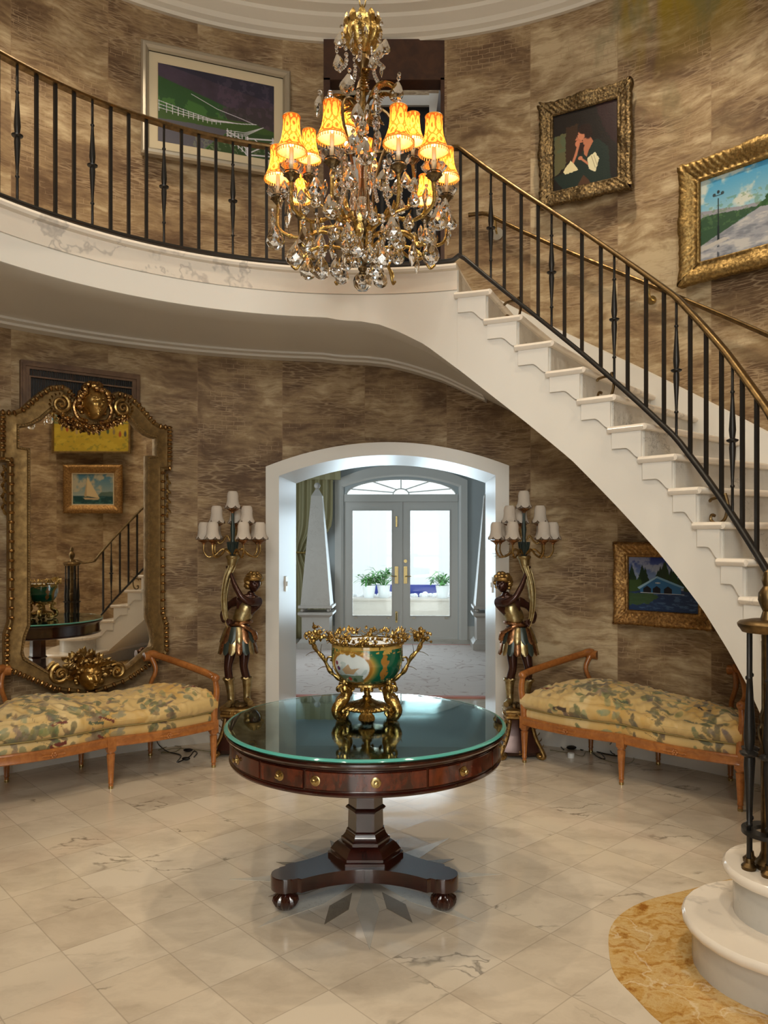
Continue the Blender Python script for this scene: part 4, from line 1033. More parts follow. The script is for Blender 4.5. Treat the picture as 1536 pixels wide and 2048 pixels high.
# tall curved glass-carrying S arms in the middle
for a in (0, 72, 144, 216, 288):
    ar = math.radians(a+15); c_, s_ = math.cos(ar), math.sin(ar); q = MB()
    q.tube(smooth_path([(AX+.02*c_, AY+.02*s_, 3.36), (AX+.06*c_, AY+.06*s_, 3.41), (AX+.12*c_, AY+.12*s_, 3.38), (AX+.125*c_, AY+.125*s_, 3.30), (AX+.08*c_, AY+.08*s_, 3.18), (AX+.05*c_, AY+.05*s_, 3.05), (AX+.045*c_, AY+.045*s_, 2.90)], 6), .0065, 8); q.build('cage_arm', M['brass'], **W)
# glass spires between the shades
for (px, y0, y1, Y) in ((660, 182, 215, 3.12), (752, 175, 262, 3.2), (797, 200, 222, 3.08), (706, 330, 420, 3.2)):
    x = sx(px)*Y; z1, z0 = az(y0, Y), az(y1, Y); L = z1-z0; q = MB()
    q.lathe([(.001, z0), (.010, z0), (.016, z0+.2*L), (.010, z0+.3*L), (.022, z0+.45*L), (.024, z0+.55*L), (.010, z0+.68*L), (.012, z0+.8*L), (.007, z0+.86*L), (.010, z0+.93*L), (.006, z1), (.001, z1)], 14, (x, Y, 0)); q.build('glass_spire', M['crystal'], **W)
# lights: x and y of the shade's lower rim in the photo, distance, size factor
LM = [(664, 276, 3.05, 1.0), (690, 262, 3.55, .9), (583, 303, 3.10, 1.0), (618, 317, 3.50, .9), (556, 356, 3.33, .95), (797, 285, 3.05, 1.0), (826, 283, 3.55, .9), (868, 303, 3.08, 1.0), (893, 355, 3.45, .92), (850, 402, 3.65, .85), (601, 398, 3.66, .85), (735, 330, 3.68, .85)]
lamp0 = None; lights = []
def lamp_parts(root):
    q = MB(); vs = []; fs = []; uv = []; seg = 48; prof = smooth_path([(.060, 0, 0), (.052, 0, .020), (.041, 0, .050), (.035, 0, .090), (.034, 0, .138)], 4); nb = len(prof)
    for i in range(seg+1):
        a = 2*PI*i/seg; sc = 1+.018*abs(math.cos(4*a))
        for k, p in enumerate(prof): vs.append((p.x*sc*math.cos(a), p.x*sc*math.sin(a), p.z)); uv.append((i/seg, k/(nb-1)))
    for i in range(seg):
        for k in range(nb-1): fs.append((i*nb+k, (i+1)*nb+k, (i+1)*nb+k+1, i*nb+k+1))
    q.add(vs, fs, uv); o = q.build('lamp_shade', M['shade_lit'], root, smooth=180)
    q = MB()
    for i in range(34): a = 2*PI*i/34; q.tube([(.061*math.cos(a), .061*math.sin(a), .002), (.0615*math.cos(a), .0615*math.sin(a), -.013)], [.0016, .0026], 5)
    q.tube([(.061*math.cos(2*PI*i/32), .061*math.sin(2*PI*i/32), .001) for i in range(32)], .0025, 5, closed=True); q.tube([(.035*math.cos(2*PI*i/24), .035*math.sin(2*PI*i/24), .138) for i in range(24)], .0022, 5, closed=True)
    q.build('fringe', M['fringe'], o)
    q = MB(); q.lathe([(.001, -.085), (.009, -.085), (.009, .015), (.001, .016)], 14); q.build('candle', M['candle'], root)
    q = MB(); q.ball((0, 0, .042), (.011, .011, .022), 12, 8); q.build('bulb', M['bulb'], root)
    q = MB(); q.lathe([(.012, -.086), (.030, -.088), (.046, -.070), (.050, -.058), (.046, -.062), (.028, -.082), (.012, -.082)], 24, flute=(8, .08, 2, 4)); q.build('glass_dish', M['crystal'], root)
    q = MB(); q.lathe([(.001, -.125), (.010, -.122), (.016, -.112), (.026, -.100), (.034, -.096), (.026, -.092), (.012, -.088), (.014, -.076), (.001, -.075)], 20, flute=(8, .12, 2, 5)); q.build('candle_cup', M['giltdark'], root)
for (px, py, Y, s) in LM:
    x = sx(px)*Y; zb = az(py, Y)
    t = bpy.data.objects.new('candle_light', None); COL.objects.link(t); t.parent = ch; t.location = (x-AX, Y-AY, zb-2.64); t.scale = (s, s, s)
    if lamp0 is None: lamp_parts(t); lamp0 = t
    else:
        for c in list(lamp0.children):
            k = c.copy(); COL.objects.link(k); k.parent = t
            for g in c.children: h = g.copy(); COL.objects.link(h); h.parent = k
    t.rotation_euler = (0, 0, px*.37)
    lights.append((x, Y, zb+.045*s))
    cup = (x, Y, zb-.122*s); r = math.hypot(x-AX, Y-AY); c_, s_ = (x-AX)/r, (Y-AY)/r
    q = MB(); up_ = zb > 3.2
    if up_: pts = [(AX+.03*c_, AY+.03*s_, 2.88), (AX+.08*c_, AY+.08*s_, 2.93), (AX+r*.6*c_, AY+r*.6*s_, 3.0), (AX+(r+.01)*c_, AY+(r+.01)*s_, 3.10), cup]
    else: pts = [(AX+.04*c_, AY+.04*s_, 2.79), (AX+.055*c_, AY+.055*s_, 2.86), (AX+r*.42*c_, AY+r*.42*s_, 2.885), (AX+r*.72*c_, AY+r*.72*s_, 2.84), (AX+(r*.98)*c_, AY+(r*.98)*s_, 2.875), cup]
    pth = smooth_path(pts, 7); q.tube(pth, .0075, 8)
    for i in (6, 12, 18, 24):
        if i < len(pth)-1: q.leaf(pth[i], pth[i+1]-pth[i]+Vector((0, 0, .01)), .05, .018, curl=.5, n=5); q.ball(pth[i], .011, 8, 6)
    q.build('arm', M['ormolu'], **W)
# six low arms that carry only pendants
for k in range(7):
    ar = math.radians(k*360/7+12); c_, s_ = math.cos(ar), math.sin(ar); q = MB()
    pth = smooth_path([(AX+.03*c_, AY+.03*s_, 2.755), (AX+.09*c_, AY+.09*s_, 2.80), (AX+.20*c_, AY+.20*s_, 2.815), (AX+.27*c_, AY+.27*s_, 2.78), (AX+.30*c_, AY+.30*s_, 2.73), (AX+.325*c_, AY+.325*s_, 2.745)], 6)
    q.tube(pth, [.0075]*(len(pth)-8)+[.006]*8, 8)
    for i in (8, 16, 22): q.leaf(pth[i], pth[i+1]-pth[i]+Vector((0, 0, .02)), .05, .02, curl=.4, n=5)
    q.build('pendant_arm', M['ormolu'], **W)
# faceted pendants
def pend_mesh(kind, beads, name='crystal_pendant'):
    q = MB(); seg = 8; rr = {'drop': [(0, .50), (.10, .40), (.22, .20), (.34, -.05), (.36, -.2), (.28, -.38), (.12, -.48), (0, -.5)], 'spear': [(0, .5), (.10, .38), (.18, .1), (.17, -.05), (.10, -.32), (0, -.5)], 'ball': [(0, .5), (.25, .44), (.44, .24), (.5, 0), (.44, -.24), (.25, -.44), (0, -.5)]}[kind]
    fl = {'drop': .55, 'spear': .6, 'ball': 1}[kind]; seg = 12 if kind == 'ball' else 8
    rings = []
    for k, (r, z) in enumerate(rr):
        o = (k % 2)*PI/seg; rings.append([(max(r, .012)*math.cos(2*PI*i/seg+o), max(r, .012)*fl*math.sin(2*PI*i/seg+o), z) for i in range(seg)])
    vs = [p for r in rings for p in r]; fs = []
    for a in range(len(rings)-1):
        for i in range(seg):
            j = (i+1) % seg; A, B_, C_, D = a*seg+i, a*seg+j, (a+1)*seg+j, (a+1)*seg+i
            if a % 2 == 0: fs += [(A, B_, D), (B_, C_, D)]
            else: fs += [(A, B_, C_), (A, C_, D)]
    fs.append(tuple(range(seg-1, -1, -1))); fs.append(tuple((len(rings)-1)*seg+i for i in range(seg)))
    q.add(vs, fs); z = .52
    for i in range(beads): q.ball((0, 0, z+.10), .10, 8, 6); z += .2
    return q.build(name, M['crystal'], ch, smooth=0)
PD = [(598,265,100,0),(680,300,90,1),(775,215,90,1),(860,340,110,0),(900,310,110,0),(590,415,110,0),(650,555,140,0),(818,420,90,0),(877,480,70,1),(980,610,140,0),(455,710,130,1),(718,755,110,0),(780,750,90,1),(752,855,70,2),
 (675,960,110,0),(855,940,130,1),(765,1010,150,0),(440,1245,110,0),(670,1190,130,0),(590,1245,110,0),(500,1260,90,1),(885,1200,120,0),(985,1245,90,0),(920,1280,80,0),(540,1380,140,0),(255,1440,130,1),(150,1460,80,1),(205,1350,80,1),(345,1310,80,0),(1095,1330,90,0),(1170,1310,90,1),(1240,1320,90,1),(1300,1370,80,0),(1340,1480,90,0),(1260,1450,140,0),(600,1520,130,0),(655,1550,120,0),(885,1580,130,1),(950,1520,140,0),(990,1590,120,0),(1140,1560,100,1),(1180,1570,90,0),
 (167,1580,140,0),(365,1590,140,0),(300,1690,140,0),(463,1645,140,0),(388,1790,130,0),(478,1785,130,0),(715,1645,120,0),(640,1740,110,0),(615,1830,110,0),(795,1690,110,0),(865,1700,160,0),(710,1740,80,0),(830,1800,110,0),(870,1850,120,0),(985,1700,110,0),(1085,1700,130,1),(1115,1780,80,1),(1205,1680,140,0),(1325,1580,90,1),(930,1700,80,0),(575,1790,110,0),(545,1680,90,1),(440,1350,60,2),(1090,1230,90,0),(1040,1200,90,0),(300,1280,80,1),(230,1250,80,0),(800,1250,90,1),(730,1320,90,0),(560,1560,70,2),(1060,1480,90,0),(820,1450,90,0),(450,1500,90,1),(1010,1380,80,0),(740,1550,90,1),(640,1640,80,0),(1230,1600,80,1),(560,1150,80,0),(940,1150,80,0)]
pk = {}; kinds = ('drop', 'spear', 'ball'); rd = random.Random(21)
for i, (cx, cy, hh, kd) in enumerate(PD):
    px, py = 500+cx/3.339, cy/3.339; dx = abs(sx(px)*AY-AX)
    Rm = .12 if cy < 700 else (.33 if cy < 1500 else (.36 if cy < 1640 else .30 - .00045*(cy-1640)))
    dY = math.sqrt(max(.0009, Rm*Rm-dx*dx))*(1 if (i*7) % 5 == 0 else -1)*rd.uniform(.7, 1); Y = AY + dY; beads = (0, 2, 1, 3)[i % 4] if kd < 2 else 0
    key = (kd, beads)
    if key not in pk: o = pend_mesh(kinds[kd], beads); pk[key] = o
    else: o = pk[key].copy(); COL.objects.link(o)
    s = hh/3.339*Y/F*(1.05 if cy < 700 else 1.25); o.parent = ch; o.location = (sx(px)*Y-AX, dY, az(py, Y)-2.64); o.scale = (s, s, s); o.rotation_euler = (rd.uniform(-.12, .12), rd.uniform(-.15, .15), rd.uniform(-.5, .5))
Y = AY; o = pend_mesh('ball', 1, 'crystal_ball'); o.parent = ch; o.location = (0, 0, az(564)-2.64); o.scale = (.083,)*3
# bead swags from crown to the arms
for k in range(10):
    ar = 2*PI*k/10+.2; c_, s_ = math.cos(ar), math.sin(ar); q = MB()
    pth = smooth_path([(AX+.09*c_, AY+.09*s_, 3.74), (AX+.07*c_, AY+.07*s_, 3.60), (AX+.10*c_, AY+.10*s_, 3.55)], 5) if k % 2 else smooth_path([(AX+.14*c_, AY+.14*s_, 3.37), (AX+.12*c_, AY+.12*s_, 3.20), (AX+.10*c_, AY+.10*s_, 3.05), (AX+.13*c_, AY+.13*s_, 2.95)], 6)
    for p in pth: q.ball(p, .0095, 8, 6)
    q.build('bead_chain', M['crystal'], **W)
for i, (x, y, z) in enumerate(lights):
    l = bpy.data.lights.new('candle_lamp', 'POINT'); l.energy = 3.6; l.color = (1, .60, .26); l.shadow_soft_size = .014
    o = bpy.data.objects.new('candle_lamp', l); COL.objects.link(o); o.location = (x, y, z)
# ------------------------------------------------------------------ great gilt mirror
MRZ = math.atan2(.70, .93) + math.radians(1.4); MN = Vector((math.sin(MRZ), -math.cos(MRZ), 0)); MXD = Vector((math.cos(MRZ), math.sin(MRZ), 0))
MO = Vector((-2.05, 5.33, 0)) + MN*.03
mr = thing('gilt_mirror', 'tall carved gilt mirror with a crowned face on top hanging behind the left settee', 'mirror', (MO.x, MO.y, .45), MRZ)
def mloc(px, py):
    d = Vector((sx(px), 1, (HY-py)/F)); o = Vector((0, 0, EYE)); t = (MO-o).dot(MN)/d.dot(MN); p = o + d*t
    return (p-MO).dot(MXD), p.z - .45
xc = mloc(176, 1000)[0]
pairs = [((176,822),(176,852)),((206,800),(205,852)),((218,787),(222,848)),((231,783),(238,838)),((253,790),(249,838)),((272,807),(258,848)),((288,825),(268,860)),((302,842),(283,871)),((316,851),(294,876)),((335.5,853.5),(303,878)),((335.5,925),(303,905)),((335.5,941),(303,911)),((323,942),(285,912)),((323,1223),(285,1236)),((329.7,1245),(292,1254)),((329.7,1302),(297,1278)),((323,1311),(294,1291)),((246,1362),(246,1333)),((176,1388),(176,1354))]
half = []
for a, b_ in pairs:
    A, B_ = mloc(*a), mloc(*b_); half.append(((A[0]-xc, A[1]), (B_[0]-xc, B_[1])))
half[0] = ((0, half[0][0][1]), (0, half[0][1][1])); half[-1] = ((0, half[-1][0][1]), (0, half[-1][1][1]))
full = half + [((-a[0], a[1]), (-b_[0], b_[1])) for a, b_ in half[-2:0:-1]]
ribs = []
for i in range(len(full)):
    (a0, b0), (a1, b1) = full[i], full[(i+1) % len(full)]
    L = math.hypot(a1[0]-a0[0], a1[1]-a0[1]); n = max(1, int(L/.03))
    for k in range(n): t = k/n; ribs.append(((lerp(a0[0], a1[0], t), lerp(a0[1], a1[1], t)), (lerp(b0[0], b1[0], t), lerp(b0[1], b1[1], t))))
fp = [(0, .0), (.02, -.045), (.05, -.055), (.10, -.058), (.2, -.048), (.25, -.036), (.32, -.034), (.72, -.044), (.8, -.046), (.84, -.056), (.92, -.056), (.96, -.040), (1, -.018), (1, 0)]
q = MB(); rings = []
for a, b_ in ribs: rings.append([(lerp(a[0], b_[0], t), y, lerp(a[1], b_[1], t)) for t, y in fp])
rings.append(rings[0]); q.loft(rings, True, False); q.build('frame', M['giltflat'], mr, smooth=40)
q = MB(); n = len(ribs); acc = 0
for i in range(n):
    a, b_ = ribs[i]; a2, _ = ribs[(i+1) % n]; L = math.hypot(a2[0]-a[0], a2[1]-a[1]); ang = math.atan2(a2[1]-a[1], a2[0]-a[0])
    acc += L
    if acc > .032 and L > .004:
        acc = 0; R = Matrix.Rotation(-ang, 3, 'Y'); t = .13; q.ball((lerp(a[0], b_[0], t), -.055, lerp(a[1], b_[1], t)), (.0125, .018, .019), 8, 6, R=R)
q.build('egg_and_dart_border', M['giltred'], mr)
q = MB(); acc = 0
for i in range(n):
    a, b_ = ribs[i]; a2, b2 = ribs[(i+1) % n]; m = max(1, int(math.hypot(b2[0]-b_[0], b2[1]-b_[1])/.012))
    for k in range(m): t = k/m; q.ball((lerp(lerp(a[0], b_[0], .88), lerp(a2[0], b2[0], .88), t), -.056, lerp(lerp(a[1], b_[1], .88), lerp(a2[1], b2[1], .88), t)), .0055, 6, 4)
q.build('beaded_edge', M['giltflat'], mr)
q = MB(); q.add([(b_[0]*1.02, -.012, b_[1]) for a, b_ in ribs], [tuple(range(n-1, -1, -1))]); q.build('mirror_glass', M['mirror'], mr, smooth=0)
q = MB(); q.loft([[(a[0]*.96, y, a[1]) for a, b_ in ribs] for y in (-.008, .012)]); q.build('backboard', M['brownwood'], mr, smooth=0)
def spiral(mb, c, r, s, turns=1.6, th=.014, a0=90):
    pts = []; N = 40
    for i in range(N+1): t = i/N; a = math.radians(a0) + s*turns*2*PI*t; rr = r*(1-.86*t); pts.append((c[0]+rr*math.cos(a), -.055-.02*t, c[1]+rr*math.sin(a)))
    mb.tube(pts, [th*(1-.45*i/N) for i in range(N+1)], 8); mb.ball(pts[-1], th*.95, 10, 8)
def ml(px, py): a = mloc(px, py); return a[0]-xc, a[1]
rd = random.Random(3)
for (px, py, r, s, sd) in ((114, 810, .062, 1, 'l'), (237, 818, .058, -1, 'r')):
    c = ml(px, py); q = MB(); spiral(q, c, r, -s, 1.7, .015, 80)
    for k in range(16): a = 2*PI*k/16; q.leaf((c[0]+(r+.008)*math.cos(a), -.05, c[1]+(r+.008)*math.sin(a)), (-math.sin(a), -.5, math.cos(a)), .032, .018, up=(0, -1, 0), curl=.5, n=4)
    q.build('scroll', M['giltwood'], mr)
q = MB()
gl = smooth_path([(*ml(122, 838), 0), (*ml(140, 846), 0), (*ml(160, 853), 0), (*ml(180, 856), 0), (*ml(205, 852), 0), (*ml(228, 842), 0), (*ml(246, 832), 0)], 8)
for p in gl:
    for k in range(4): q.leaf((p.x+rd.gauss(0, .008), -.05, p.y+rd.gauss(0, .010)), (rd.uniform(-1, 1), -.5, rd.uniform(-1, .6)), rd.uniform(.025, .045), .022, up=(0, -1, 0), curl=rd.uniform(-.5, .5), n=4)
    q.ball((p.x, -.055, p.y+rd.uniform(-.01, .01)), rd.uniform(.008, .016), 8, 6)
q.build('carved_garland', M['giltred'], mr)
hc = ml(178, 808)
q = MB(); head_mesh(q, (hc[0], -.085, hc[1]-.005), .112, .12, .0, amp=1.7); q.build('crest_face', M['giltface'], mr, smooth=180)
q = MB(); curls(q, (hc[0], -.085, hc[1]+.004), .121, 150, 8, .1, r=(.12, .21))
for k in range(9): a = PI*(k+.5)/9; q.leaf((hc[0]+.08*math.cos(a), -.06, hc[1]+.085*math.sin(a)), (math.cos(a), -.2, math.sin(a)), .055, .04, up=(0, -1, 0), curl=.3, n=5)
for sg in (-1, 1):
    q.tube(smooth_path([(hc[0]+sg*.10, -.06, hc[1]+.03), (hc[0]+sg*.125, -.06, hc[1]-.04), (hc[0]+sg*.10, -.065, hc[1]-.11), (hc[0]+sg*.04, -.06, hc[1]-.13)], 6), .014, 8)
q.build('crest_hair', M['giltred'], mr)
fc = ml(169, 1345)
q = MB(); head_mesh(q, (fc[0], -.085, fc[1]-.005), .105, .08, .0, 0, True, amp=1.7); q.build('mask_face', M['giltface'], mr, smooth=180)
q = MB()
for k in range(70):
    a = rd.uniform(-.15, PI+.15); r0 = rd.uniform(.07, .10); q.leaf((fc[0]+r0*math.cos(a), -.085, fc[1]+r0*math.sin(a)), (math.cos(a), -rd.uniform(0, .7), math.sin(a)+.1), rd.uniform(.045, .085), .034, up=(0, -1, 0), curl=rd.uniform(-.1, .6), n=5)
curls(q, (fc[0], -.085, fc[1]-.003), .112, 90, 12, .08, r=(.12, .22))
for k in range(9): q.leaf((fc[0]+.02*(k-4), -.16, fc[1]+.045+.004*abs(k-4)), (.25*(k-4), -.25, 1), .06, .03, up=(0, -1, 0), curl=.5, n=5)
q.build('mask_foliage', M['giltwood'], mr)
for (px, py, r, s) in ((113, 1346, .066, 1), (226, 1340, .052, -1)):
    c = ml(px, py); q = MB(); spiral(q, c, r, s, 1.6, .017, 100); spiral(q, (c[0], c[1]), r*1.05, s, .9, .010, 130); q.build('lower_scroll', M['giltwood'], mr)
# carved drops on the outer shoulders
for sg in (1, -1):
    c = ml(329, 950); q = MB()
    for k in range(9): q.leaf((sg*c[0], -.03, c[1]-.035*k), (sg*.5*(1 if k % 2 else -.6), -.3, -1), .05, .022, up=(0, -1, 0), curl=.4, n=5); q.ball((sg*c[0], -.03, c[1]-.035*k), .009, 7, 5)
    q.build('carved_drop', M['giltwood'], mr)

# ------------------------------------------------------------------ vent grille above the mirror
x0, y0 = circ(40, RW-.02); x1, y1 = circ(278, RW-.02); zt = (zz(722, y0)+zz(748, y1))/2; L = math.hypot(x1-x0, y1-y0); rz_ = math.atan2(y1-y0, x1-x0)
vg = thing('vent_grille', 'wooden framed black air vent grille high on the wall above the mirror', 'vent', ((x0+x1)/2, (y0+y1)/2, zt-.33), rz_)
def frame4(mb, w, h, b_, y0_, y1_):
    mb.box(-w/2, w/2, y0_, y1_, h-b_, h); mb.box(-w/2, w/2, y0_, y1_, 0, b_); mb.box(-w/2, -w/2+b_, y0_, y1_, b_, h-b_); mb.box(w/2-b_, w/2, y0_, y1_, b_, h-b_)
q = MB(); frame4(q, L, .33, .055, -.02, .03); frame4(q, L-.02, .31, .018, -.032, -.02); frame4(q, L-.1, .23, .01, -.028, .0); q2 = q.build('frame', wood('vent_frame_wood', lin((112, 84, 60)), lin((84, 60, 42)), .6, 1, 0, (4, 4, 4)), vg, smooth=0)
q = MB(); q.box(-L/2+.05, L/2-.05, 0, .02, .05, .28)
for i in range(46): x = lerp(-L/2+.06, L/2-.06, i/45); q.box(x-.004, x+.004, -.012, .0, .055, .275)
q.build('grille', M['black'], vg, smooth=0)

# ------------------------------------------------------------------ framed pictures
def frame_mesh(w, h, prof, carve=0.0, seed=0, step=.012, bow=0.0):
    """prof: list of (inset from outer edge, protrusion); picture opening at last inset. faces -Y, centred in x, z from 0"""
    rd = random.Random(seed); mb = MB(); base = [((-w/2, 0), (w/2, 0)), ((w/2, 0), (w/2, h)), ((w/2, h), (-w/2, h)), ((-w/2, h), (-w/2, 0))]
    ph = [rd.uniform(0, 6) for _ in range(6)]
    for si, (A, B_) in enumerate(base):
        dx, dz = B_[0]-A[0], B_[1]-A[1]; L = math.hypot(dx, dz); dx /= L; dz /= L; nx, nz = -dz, dx; n = max(2, int(L/step)) if carve else 1; rings = []
        for i in range(n+1):
            s = L*i/n; ring = []
            for k, (d, p) in enumerate(prof):
                ss = d + (L-2*d)*i/n; c = 0; e = 0
                if carve and 0 < k < len(prof)-3:
                    c = carve*(.5*math.sin(ss*150+k*2.1+ph[si]) + .5*math.sin(ss*67+ph[4]+k*1.3)*math.cos(k*1.7+ss*31))
                    dd = min(ss, L-ss, abs(ss-L/2)); c += carve*1.2*math.exp(-(dd/.07)**2)
                if carve and bow and k < 3: e = -bow*(math.exp(-(min(ss, L-ss)/.06)**2) + .8*math.exp(-((ss-L/2)/.08)**2) + .25*math.sin(ss*90))
                ring.append((A[0]+dx*ss+nx*(d+e), -(p+c), A[1]+dz*ss+nz*(d+e)))
            rings.append(ring)
        mb.loft(rings, False, False)
    return mb
def picture(cv, w, h, mb_name, mat, root, y=-.01, z0=0):
    q = MB(); nx, nz = cv.w, cv.h; vs = []; cl = []; fs = []
    for j in range(nz):
        for i in range(nx): vs.append((-w/2+w*i/(nx-1), y, z0+h-h*j/(nz-1))); cl.append(tuple(cv.lin[j, i]))
    for j in range(nz-1):
        for i in range(nx-1): a = j*nx+i; fs.append((a, a+nx, a+nx+1, a+1))
    q.add(vs, fs); q.col = cl; return q.build(mb_name, mat, root, smooth=0)
PROF_FANCY = [(0, -.0), (0, .03), (.008, .042), (.022, .045), (.036, .040), (.05, .034), (.062, .036), (.075, .030), (.085, .024), (.09, .030), (.097, .028), (.102, .012)]
def hang(name, label, x0, y0, x1, y1, zb, zt, prof, mats_, cv, carve=.006, bow=.008, off=.0, seed=1, liner=None):
    L = math.hypot(x1-x0, y1-y0); rz_ = math.atan2(y1-y0, x1-x0); nrm = Vector((math.sin(rz_), -math.cos(rz_), 0)); c = Vector(((x0+x1)/2, (y0+y1)/2, zb)) + nrm*off
    t = thing(name, label, 'painting', c, rz_); h = zt-zb
    fo = frame_mesh(L, h, prof, carve, seed, bow=bow).build('frame', mats_, t, smooth=180 if carve else 20)
    ins = prof[-1][0]; wi, hi = L-2*ins, h-2*ins; zi = ins
    if liner:
        lw, lm = liner; q = MB()
        pr = [(ins-.002, .016), (ins+lw*.9, .016), (ins+lw, .010)]; frame_mesh(L, h, pr).build('liner', lm, t, smooth=0); wi -= 2*lw; hi -= 2*lw; zi += lw
    picture(cv, wi+.006, hi+.006, 'canvas', M['vpaint'], t, -.008, zi-.003)
    q = MB(); q.box(-L/2+.01, L/2-.01, .0, .012, .01, h-.01); q.build('backing', M['brownwood'], t, smooth=0)
    return t
# 1 green hills and white fences
c = Canvas(300, 190, (56, 46, 62), 1); n = c.noise(9, 5); c.a *= (.8+.6*n[..., None])
c.put((c.v < .12+.25*(c.u-.5))*.6, (24, 30, 52))
hill = .16 + .55*np.clip(c.u, 0, .8) - .22*np.clip(c.u-.3, 0, .5)
c.put(np.clip((c.v-(.14+.42*c.u+.02*n))*60, 0, 1)*(c.u < .86), (40, 80, 40)); c.put(np.clip((c.v-(.30+.36*c.u))*50, 0, 1)*(c.u < .84)*(n > .42), (62, 106, 48))
c.poly([(.55, .42), (1, .30), (1, .75), (.62, .70)], (58, 50, 56), .9, .03); c.put(((c.noise(30, 3) > .55)*(c.u > .5)*(c.v < .6))*.35, (96, 78, 96))
c.poly([(0, .58), (.8, .55), (1, .62), (1, .70), (0, .73)], (58, 86, 38), 1, .02)
c.poly([(0, .70), (.28, .69), (.60, .70), (.48, .86), (.38, 1), (0, 1)], (86, 84, 94), 1, .01)
c.poly([(.40, 1), (.52, .80), (.62, .70), (1, .66), (1, 1)], (46, 72, 36), 1, .02); c.put(((c.noise(46, 2, 1, 9) > .62)*(c.v > .78)*(c.u > .25))*.6, (120, 126, 104))
W_ = (214, 210, 220)
c.line([(.28, .32), (.50, .45), (.72, .52), (.82, .56)], .003, W_)
for k in range(3): c.line([(0, .475+.045*k), (.20, .535+.032*k), (.45, .595+.012*k), (.70, .585), (.84, .555)], .0035, W_)
for k in range(13): x = .012+.55*(k/13)**.85; y = .47+.13*min(1, x/.45); c.line([(x, y), (x, y+.135*(1-x*1.35))], .0035, W_)
for k in range(3): c.line([(.58, .70+.035*k), (.74, .69+.02*k), (.90, .58)], .003, W_)
for k in range(3): c.line([(.58, .705+.04*k), (.70, .78+.06*k), (.76, .84+.07*k)], .005, W_)
for k in range(6): x = .585+.032*k; c.line([(x, .68+.012*k), (x, .82+.03*k)], .005, W_)
c.line([(.76, .74), (.76, 1)], .010, W_); c.line([(.76, .76), (1, .72)], .008, W_); c.line([(.76, .97), (1, .94)], .008, W_); c.line([(.76, .96), (1, .74)], .007, W_); c.line([(.82, .75), (.99, .95)], .006, W_); c.line([(.985, .70), (.985, 1)], .008, W_)
c.finish()
xa_, ya_ = circ(281, RW-.03); xb_, yb2 = circ(577, RW-.03)
hang('landscape_painting', 'painting of white fences on green hills in a pale silver frame', xa_, ya_, xb_, yb2, (zz(318, ya_)+zz(357, yb2))/2, (zz(90, ya_)+zz(152, yb2))/2, [(0, 0), (0, .05), (.012, .062), (.03, .064), (.045, .05), (.055, .03)], M['silver'], c, 0, 0, .02, liner=(.065, M['liner']))
# 2 seated figure
c = Canvas(170, 210, (20, 16, 16), 2); n = c.noise(6, 4); c.a = c.a*(.8+.6*n[..., None]); c.poly([(.02, .28), (.20, .26), (.20, .70), (.02, .80)], (110, 108, 72), .75, .03); c.put((c.v > .28)*(c.v < .5)*(c.u < .2)*(n > .5)*.5, (72, 92, 70))
c.poly([(.20, .20), (.40, .18), (.34, .62), (.20, .66)], (58, 38, 24), .8, .04); c.poly([(.66, 0), (1, 0), (1, .6), (.80, .34)], (52, 22, 30), .6, .05)
c.poly([(.46, .46), (.70, .44), (.86, .58), (.90, 1), (.16, 1), (.02, .82), (.26, .74)], (24, 40, 36), 1, .03)
c.poly([(.47, .40), (.575, .37), (.63, .46), (.56, .56), (.53, .64), (.49, .60)], (172, 108, 80)); c.ell(.45, .335, .062, .085, (190, 122, 92), .2, .2); c.poly([(.36, .34), (.375, .36), (.345, .39), (.385, .40), (.40, .44), (.48, .44)], (178, 108, 80)); c.ell(.50, .27, .10, .065, (34, 18, 16), .2); c.ell(.555, .33, .06, .08, (34, 18, 16), .3); c.line([(.365, .325), (.40, .322)], .008, (50, 24, 20))
c.line([(.405, .45), (.36, .58), (.29, .72)], .028, (186, 118, 88)); c.ell(.385, .44, .035, .04, (190, 120, 90)); c.poly([(.44, .44), (.50, .48), (.44, .60), (.40, .58)], (40, 18, 18)); c.poly([(.16, .76), (.28, .64), (.36, .72), (.40, .78), (.20, .80)], (216, 204, 160), 1, .02)
c.line([(.45, .65), (.55, .73), (.64, .79)], .022, (184, 118, 88)); c.ell(.43, .635, .035, .025, (186, 118, 88)); c.poly([(.54, .66), (.66, .60), (.72, .70), (.66, .86), (.56, .80)], (214, 206, 170), 1, .02); c.line([(.60, .64), (.66, .80)], .006, (150, 140, 110)); c.line([(.64, .64), (.69, .78)], .005, (150, 140, 110)); c.poly([(.40, .96), (.48, .86), (.56, .94), (.60, 1), (.38, 1)], (88, 52, 34), .8); c.finish()
xa_, ya_ = circ(1083, RW-.05); xb_, yb2 = circ(1266, RW-.05)
hang('portrait_painting', 'dark portrait of a seated person resting chin on hand, in carved gilt frame', xa_, ya_, xb_, yb2, (zz(418, ya_)+zz(383, yb2))/2, (zz(214, ya_)+zz(168, yb2))/2, PROF_FANCY, M['giltdark'], c, .010, .012, .02, 3)
